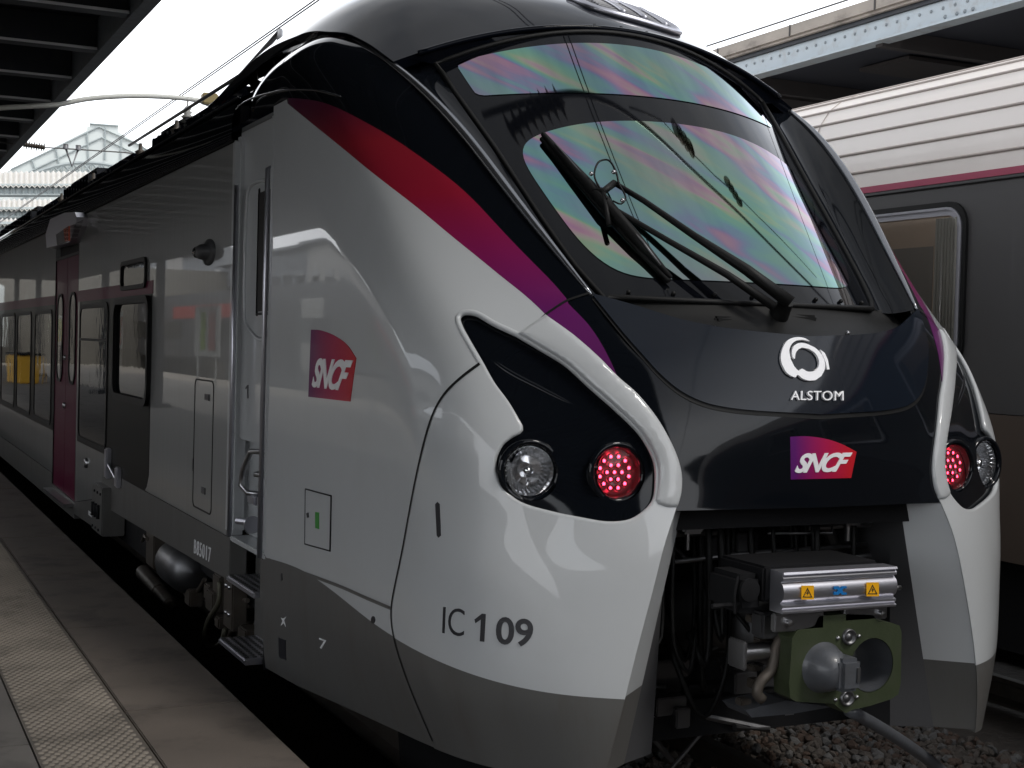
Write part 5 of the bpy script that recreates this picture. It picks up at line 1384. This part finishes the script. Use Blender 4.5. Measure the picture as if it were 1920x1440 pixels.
b = MB(); b.box(XR-.02, XR+.02, -30, 75, ZR, ZR+.20); b.box(XR-.08, XR+.10, -30, 75, ZR-.02, ZR-.001); gd_ = b.build('edge_girder', mgir, CB)
b = MB(); y = 7.5
while y < 17:
    b.lathe((XR-.02, y, ZR+.13), (-1,0,0), [(0,.017),(.008,.015),(.013,.008),(.014,0)], 8)
    y += .155
for y in (9.6,9.7,9.8,9.95,4.1,4.3,14,14.2): b.lathe((XR-.02, y, ZR+.045), (-1,0,0), [(0,.02),(.01,.015),(.013,0)], 8)
b.split('rivet', mat('rivet_paint', (.25,.28,.30), .6), gd_, smooth=True)
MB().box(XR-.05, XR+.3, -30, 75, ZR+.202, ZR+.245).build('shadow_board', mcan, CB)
b = MB(); b.bbox(XR-.12, XR+.3, -30, 75, ZR+.247, ZR+.40, .03); gu = b.build('gutter', mgut, CB, auto=40)
b = MB(); y = 0
while y < 25: b.box(XR-.128, XR-.12, y, y+.02, ZR+.27, ZR+.39); y += 1.35
b.split('gutter_bracket', mtim, gu)
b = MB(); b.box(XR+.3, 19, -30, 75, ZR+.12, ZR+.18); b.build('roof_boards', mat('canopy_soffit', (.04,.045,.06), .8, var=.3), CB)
b = MB(); y = 0.5
while y < 60:
    b.box(XR+.02, 19, y-.05, y+.05, ZR-.05, ZR+.115)
    for k in range(3): b.box(XR+1.0+2.2*k, XR+2.2+2.2*k, y+.7, y+1.5, ZR+.06, ZR+.10)
    y += 2.6
b.split('cross_beam', mtim, CB)
b = MB()
for y in (2, 14, 26, 38): b.tube([(12.5, y, -.4), (12.5, y, ZR)], .12, 14)
b.split('column', mcan, CB, smooth=True)
st(MB().box(11.5, 19, -40, 75, -.45, .4).build('far_platform', masp))
# ------------------------------------------------------------------ catenary
mwire = mat('copper_wire_grey', (.12,.115,.11), .5, metal=.5)
def wire(name, P, r, label, cat='wire', grp=None):
    o = MB().tube(P, r, 6).build(name, mwire, smooth=True); o['label'] = label; o['category'] = cat
    if grp: o['group'] = grp
zw = at((590,0), X=XC-.02).z; zw2 = at((598,0), X=XC+.04).z
wire('overhead_wire', [(XC-.02, -20, zw), (XC-.02, 80, zw)], .007, 'left hand overhead wire of the pair above the white railcar')
wire('overhead_wire', [(XC+.04, -20, zw2), (XC+.04, 80, zw2)], .007, 'right hand overhead wire of the pair above the white railcar')
q = at((1345,80), X=7.65); wire('overhead_wire', [(7.65, -20, q.z), (7.65, 80, q.z)], .008, 'single overhead wire above the pale ribbed roof at right')
def catarm(y, k):
    AR = empty('catenary_bracket', (XC, y, 4.3), 'arched white tube carrying an insulator over the railcar roof', 'bracket')
    pp_ = [at(tuple(v), Y=y) for v in smoothline([(112,196),(160,186),(215,181),(270,180),(330,183),(375,189),(392,196)], 20)]
    MB().tube([Vector(pp_[0])+Vector((-1.6,0,-.25))]+pp_, .028, 10).build('arched_tube', mat('white_tube_paint', (.5,.5,.46), .5), AR, smooth=True)
    c = at((352,186), Y=y); b = MB(); b.tube([c, c+Vector((0,0,-.12))], .01, 6); b.lathe(c+Vector((0,0,-.08)), (0,0,-1), [(0,.02),(.03,.045),(.05,.03),(.07,.06),(.09,.035),(.12,.075),(.14,.05),(.15,0)], 16); b.build('insulator', mat('porcelain', (.20,.19,.17), .3, coat=.5), AR, smooth=True)
    c = at((388,188), Y=y); MB().bbox(c.x-.06, c.x+.12, y-.06, y+.06, c.z-.05, c.z+.08, .015).build('tube_clamp', mat('brass_clamp', (.18,.14,.06), .5, metal=.5), AR, auto=40)
catarm(16.0, 0)
def refl(px, zt):
    h = WS.hit(px, quiet=True); p = WS.p(*h); n = WS.n(*h); d = Vector(ray(px)).normalized(); r = d-2*d.dot(n)*n
    return p+r*((zt-p.z)/r.z)
OB = empty('overhead_cantilever', (5, 6, 6), 'tubular overhead line cantilever with insulators above the railcar nose, outside the photo', 'bracket')
tpx = [(905,215),(950,200),(1010,185),(1080,175),(1150,195),(1220,245),(1300,320),(1370,385),(1440,455),(1500,515),(1560,575)]
MB().tube([refl(q, 6.3) for q in [tuple(k) for k in smoothline([p for p in tpx if WS.hit(p, quiet=True)], 20)]], .032, 10).build('arm_tube', M['dsteel'], OB, smooth=True)
wpx = [(1180,200),(1240,225),(1262,250),(1300,290),(1340,330),(1385,370),(1420,405),(1470,455),(1530,520)]
MB().tube([refl(q, 6.6) for q in wpx], .013, 6).build('stay_wire', M['dsteel'], OB, smooth=True)
for (a, c_, rr) in (((1262,235),(1300,285), .13), ((1360,335),(1390,385), .11)):
    A_, B_ = refl(a, 6.6), refl(c_, 6.6); L_ = (B_-A_).length; pr_ = []
    for k in range(4): pr_ += [(L_*k/4, rr*.5), (L_*(k+.4)/4, rr), (L_*(k+.8)/4, rr*.6)]
    MB().lathe(A_, B_-A_, [(0,0)]+pr_+[(L_,0)], 16).build('insulator', M['rust'], OB, smooth=True)
A_, B_ = refl((955,245), 6.3), refl((1060,190), 6.3); L_ = (B_-A_).length; pr_ = []
for k in range(8): pr_ += [(L_*k/8, .05), (L_*(k+.3)/8, .14), (L_*(k+.5)/8, .05)]
MB().lathe(A_, B_-A_, [(0,0)]+pr_+[(L_,0)], 16).build('ribbed_insulator', M['rust'], OB, smooth=True)
SW = empty('span_wire', (2, 20, 4), 'thin cross wire with a ribbed insulator and V hanger in front of the station hall', 'wire')
yS = 21.0
a = at((40,272), Y=yS); e = at((235,286), Y=yS); b = MB(); b.tube([a+Vector((-1.5,0,.1)), a, at((96,277),Y=yS), e, e+Vector((1.2,0,-.06))], .010, 6)
b.build('wire', mwire, SW, smooth=True)
c0_ = at((44,271), Y=yS); c1_ = at((86,277), Y=yS); L_ = (c1_-c0_).length; pr_ = []
for k in range(9): pr_ += [(L_*k/9, .03), (L_*(k+.35)/9, .075), (L_*(k+.5)/9, .03)]
MB().lathe(c0_, c1_-c0_, [(0,0)]+pr_+[(L_, 0)], 14).build('ribbed_insulator', M['rust'], SW, smooth=True)
b = MB(); v0 = at((123,277), Y=yS); v1 = at((147,279), Y=yS); vb = at((135,312), Y=yS)
b.tube([v0, vb, v1], .018, 6); b.lathe(v0, (0,0,1), [(-.02,.04),(.05,.04),(.05,0)], 10); b.lathe(v1, (0,0,1), [(-.02,.04),(.05,.04),(.05,0)], 10); b.build('v_hanger', M['dsteel'], SW, smooth=True)
# ------------------------------------------------------------------ station hall far behind
HL = empty('station_hall', (8, 80, 0), 'large station hall with a pale glazed gable and an arched lattice truss', 'building')
YH = 80.
mgl = mat('hazy_gable_glass', (.60,.64,.62), .45, coat=.2, var=.12, vscale=.4)  # pale glass, lightened further to stand for distance haze
mst = mat('hazy_hall_steel', (.36,.40,.40), .6, var=.2)  # steel lightened for the same haze
def hp_(x, y): return at((x, y), Y=YH)
P = [hp_(*p) for p in ((-420,520),(20,318),(168,242),(168,232),(222,236),(222,247),(262,272),(420,380),(420,640),(-420,640))]
V2, F2 = tri2d([(p.x, p.z) for p in P]); mk('gable', [Vector((x, YH, z)) for x, z in V2]+[Vector((x, YH+1, z)) for x, z in V2], [f for f in F2]+[tuple(i+len(V2) for i in f[::-1]) for f in F2], mgl, HL)
b = MB()
for L_ in (((168,232),(222,236)), ((20,318),(185,238),(262,272),(420,380)), ((40,330),(190,258),(300,310)), ((30,380),(120,330),(260,335),(330,370)), ((163,247),(168,330)), ((197,238),(197,300)), ((228,256),(226,320)), ((105,280),(115,330)), ((60,300),(75,345)), ((30,320),(50,350))):
    b.tube([at(q, Y=YH-.1) for q in L_], .05, 5)
b.build('gable_mullions', mst, HL)
b = MB()
for off in (0, 20):
    b.tube([at((x, 305+off+.0022*(x-160)**2), Y=YH-.6) for x in range(40, 300, 12)], .10, 6)
for i in range(14):
    x = 46+18*i; f0 = lambda x: 305+.0022*(x-160)**2
    b.tube([at((x, f0(x)), Y=YH-.6), at((x+18, f0(x+18)+20), Y=YH-.6)], .06, 5); b.tube([at((x, f0(x)+20), Y=YH-.6), at((x+18, f0(x+18)), Y=YH-.6)], .06, 5); b.tube([at((x, f0(x)), Y=YH-.6), at((x, f0(x)+20), Y=YH-.6)], .05, 5)
b.build('arched_truss', mst, HL)
mcor = mat('corrugated_sheet', (.62,.60,.56), .6, var=.15, vscale=2)
CF = empty('corrugated_canopy', (3, 60, 0), 'pale corrugated canopy roofs stacked in front of the station hall', 'canopy')
def slat(y, x0, x1, ya, yb_, m, name, n=26):
    # sloping corrugated sheet between two picture heights
    V = []; Fc = []
    for i in range(n+1):
        for k, dx in ((0, 0), (1, .5)):
            x = x0+(x1-x0)*(i+dx)/n; d_ = .10*k
            V += [at((x, ya), Y=y+2.5)+Vector((0,0,-d_)), at((x, yb_), Y=y)+Vector((0,0,-d_))]
    for i in range(2*n+1): a = 2*i; Fc.append((a, a+1, a+3, a+2))
    mk(name, V, Fc, m, CF)
slat(62, -60, 200, 320, 348, mcor, 'roof_sheet'); slat(56, -60, 190, 372, 392, mcor, 'roof_sheet'); slat(50, -60, 150, 408, 420, mcor, 'roof_sheet')
mcg = mat('canopy_glazing', (.25,.31,.32), .3, coat=.4, var=.3, vscale=.8)
for y, ya, yb_ in ((62.3, 348, 366), (56.3, 392, 408), (50.3, 420, 470)):
    P = [at(p, Y=y) for p in ((-60, ya), (215, ya), (215, yb_), (-60, yb_))]; b = MB(); b.prism(P, (0, .2, 0)); g_ = b.build('glazed_front', mcg, CF)
    b = MB()
    for i in range(24): x = -60+11.5*i; b.tube([at((x, ya), Y=y-.05), at((x, yb_), Y=y-.05)], .06, 4)
    for v in (ya, yb_): b.tube([at((-60, v), Y=y-.05), at((215, v), Y=y-.05)], .08, 4)
    b.build('glazing_bars', mst, g_)
st(MB().box(-60, 60, 82, 84, -.4, 6).build('hall_wall', mat('hall_wall_stone', (.16,.15,.13), .8, var=.2)))
# ------------------------------------------------------------------ what the paint reflects: the other side of the platform
OT = empty('opposite_train', (-9, 10, 0), 'charcoal and red train on the other face of the platform, outside the photo', 'train')
b = MB(); b.bbox(-13.6, -10.8, 3, 150, 1.0, 4.2, .15); b.build('body', mat('opposite_train_paint', (.06,.06,.065), .4), OT, auto=40)
mred = mat('red_stripe_paint', (.35,.03,.02), .4); mpale = mat('pale_end_paint', (.5,.5,.47), .4)
for k in range(9): MB().box(-10.8, -10.77, 6+16*k, 18+16*k, 2.0, 2.9).build('window_band', M['dglass'], OT)
for k in range(4): MB().box(-10.8, -10.775, 22+34*k, 38+34*k, 3.0, 3.6).build('red_panel', mred, OT)
for k in range(5): MB().box(-10.8, -10.775, 19+28*k, 21.5+28*k, 1.0, 3.6).build('pale_door', mpale, OT)
for k in range(5):
    AB = empty('advertising_board', (-6.2, 27+17*k, .4), 'white advertising board number %s out on the open platform, outside the photo' % ('one','two','three','four','five')[k], 'board')
    b = MB(); b.bbox(-6.25, -6.15, 26+17*k, 29.2+17*k, 1.5, 3.1, .02); b.box(-6.22, -6.18, 26.3+17*k, 26.4+17*k, .4, 1.5); b.box(-6.22, -6.18, 28.8+17*k, 28.9+17*k, .4, 1.5); b.build('panel', mpale, AB)
    MB().box(-6.148, -6.14, 26.3+17*k, 27.2+17*k, 1.7, 2.9).build('poster', mred, AB); MB().box(-6.148, -6.14, 27.6+17*k, 28.3+17*k, 1.7, 2.9).build('poster', mat('lime_poster', (.3,.45,.05), .5), AB)
BN = empty('waste_bin', (-1.2, 50, .4), 'yellow grit container on the platform, outside the photo', 'bin')
MB().bbox(-1.7, -.9, 49.2, 51.4, .4, 1.35, .04).build('bin_body', mat('yellow_bin_paint', (.6,.34,.02), .5), BN, auto=40)
MB().bbox(-1.74, -.86, 49.1, 51.5, 1.35, 1.42, .02).build('bin_lid', M['rubber'], BN, auto=40)
PS = empty('sky_blocking_shed', (-20, 60, 0), 'stepped row of sheds added to hide the reflected sky beyond the opposite train, outside the photo', 'building')  # added and unseen, covers the sky slot in the side reflections
random.seed(21); msh = [mat('shed_wall_a', (.42,.40,.37), .8, var=.3), mat('shed_wall_b', (.24,.25,.26), .8, var=.3), mat('shed_wall_c', (.55,.53,.49), .8, var=.3)]
y = 4
while y < 230:
    w_ = random.uniform(5, 14); h_ = random.uniform(5.2, 8.6); MB().box(-26, -16, y, y+w_, -.4, h_).build('bay_wall', msh[random.randint(0, 2)], PS)
    b = MB()
    for k in range(int(w_/2.2)): b.box(-16, -15.96, y+.5+2.2*k, y+1.8+2.2*k, h_-2.4, h_-1.2)
    b.build('bay_windows', M['dglass'], PS); MB().box(-16.6, -15.5, y, y+w_, h_, h_+.15).build('eaves', msh[1], PS); y += w_+.01
EB = empty('concourse_building', (0, -45, 0), 'low grey concourse building at the end of the tracks behind the camera', 'building')
MB().box(-40, 40, -50, -44, -.4, 9).build('facade', mat('concourse_stone', (.08,.078,.075), .8, var=.2), EB)
b = MB()
for i in range(16): b.box(-38+5*i, -35+5*i, -44, -43.95, .5, 6)
b.build('windows', M['dglass'], EB)
# ------------------------------------------------------------------ light
w = bpy.data.worlds.new('World'); SC.world = w; w.use_nodes = True; nt = w.node_tree; L = nt.links.new
bg = nt.nodes['Background']; sky = nt.nodes.new('ShaderNodeTexSky'); sky.sky_type = 'NISHITA'; sky.sun_disc = False
EL, AZ = math.radians(52), math.radians(150)
sky.sun_elevation = EL; sky.sun_rotation = AZ; sky.air_density = 1.2; sky.dust_density = 2.5
tc = nt.nodes.new('ShaderNodeTexCoord'); n1 = nt.nodes.new('ShaderNodeTexNoise'); n1.inputs['Scale'].default_value = 3.2; n1.inputs['Detail'].default_value = 7; n1.inputs['Roughness'].default_value = .55
L(tc.outputs['Generated'], n1.inputs['Vector'])
mr = nt.nodes.new('ShaderNodeMapRange'); mr.inputs['From Min'].default_value = .30; mr.inputs['From Max'].default_value = .56; mr.inputs['To Min'].default_value = .45; mr.inputs['To Max'].default_value = 1.0; L(n1.outputs['Fac'], mr.inputs['Value'])
mx = nt.nodes.new('ShaderNodeMix'); mx.data_type = 'RGBA'; mx.inputs['B'].default_value = (9.4, 9.6, 10.0, 1)
L(mr.outputs[0], mx.inputs['Factor']); L(sky.outputs[0], mx.inputs['A']); sx = nt.nodes.new('ShaderNodeSeparateXYZ'); L(tc.outputs['Generated'], sx.inputs[0])
zr = nt.nodes.new('ShaderNodeMapRange'); zr.interpolation_type = 'SMOOTHSTEP'; zr.inputs['From Min'].default_value = .30; zr.inputs['From Max'].default_value = .72; zr.inputs['To Min'].default_value = 1.0; zr.inputs['To Max'].default_value = .24
L(sx.outputs['Z'], zr.inputs['Value']); vm = nt.nodes.new('ShaderNodeVectorMath'); vm.operation = 'SCALE'
L(mx.outputs['Result'], vm.inputs[0]); L(zr.outputs[0], vm.inputs['Scale']); L(vm.outputs[0], bg.inputs['Color']); bg.inputs['Strength'].default_value = .15
sl = bpy.data.lights.new('sun', 'SUN'); sl.energy = .8; sl.angle = math.radians(12); sl.color = (1, .96, .9); so = bpy.data.objects.new('sun', sl); COL.objects.link(so)
dirv = Vector((math.sin(AZ)*math.cos(EL), math.cos(AZ)*math.cos(EL), math.sin(EL)))
so.rotation_euler = dirv.to_track_quat('Z', 'Y').to_euler(); so.location = (0, 0, 30)
SC.view_settings.view_transform = 'Standard'; SC.view_settings.look = 'None'; SC.view_settings.exposure = 0.88; SC.view_settings.gamma = 1
SC.cycles.max_bounces = 8; SC.cycles.transparent_max_bounces = 8; SC.cycles.sample_clamp_indirect = 6; SC.cycles.blur_glossy = .3
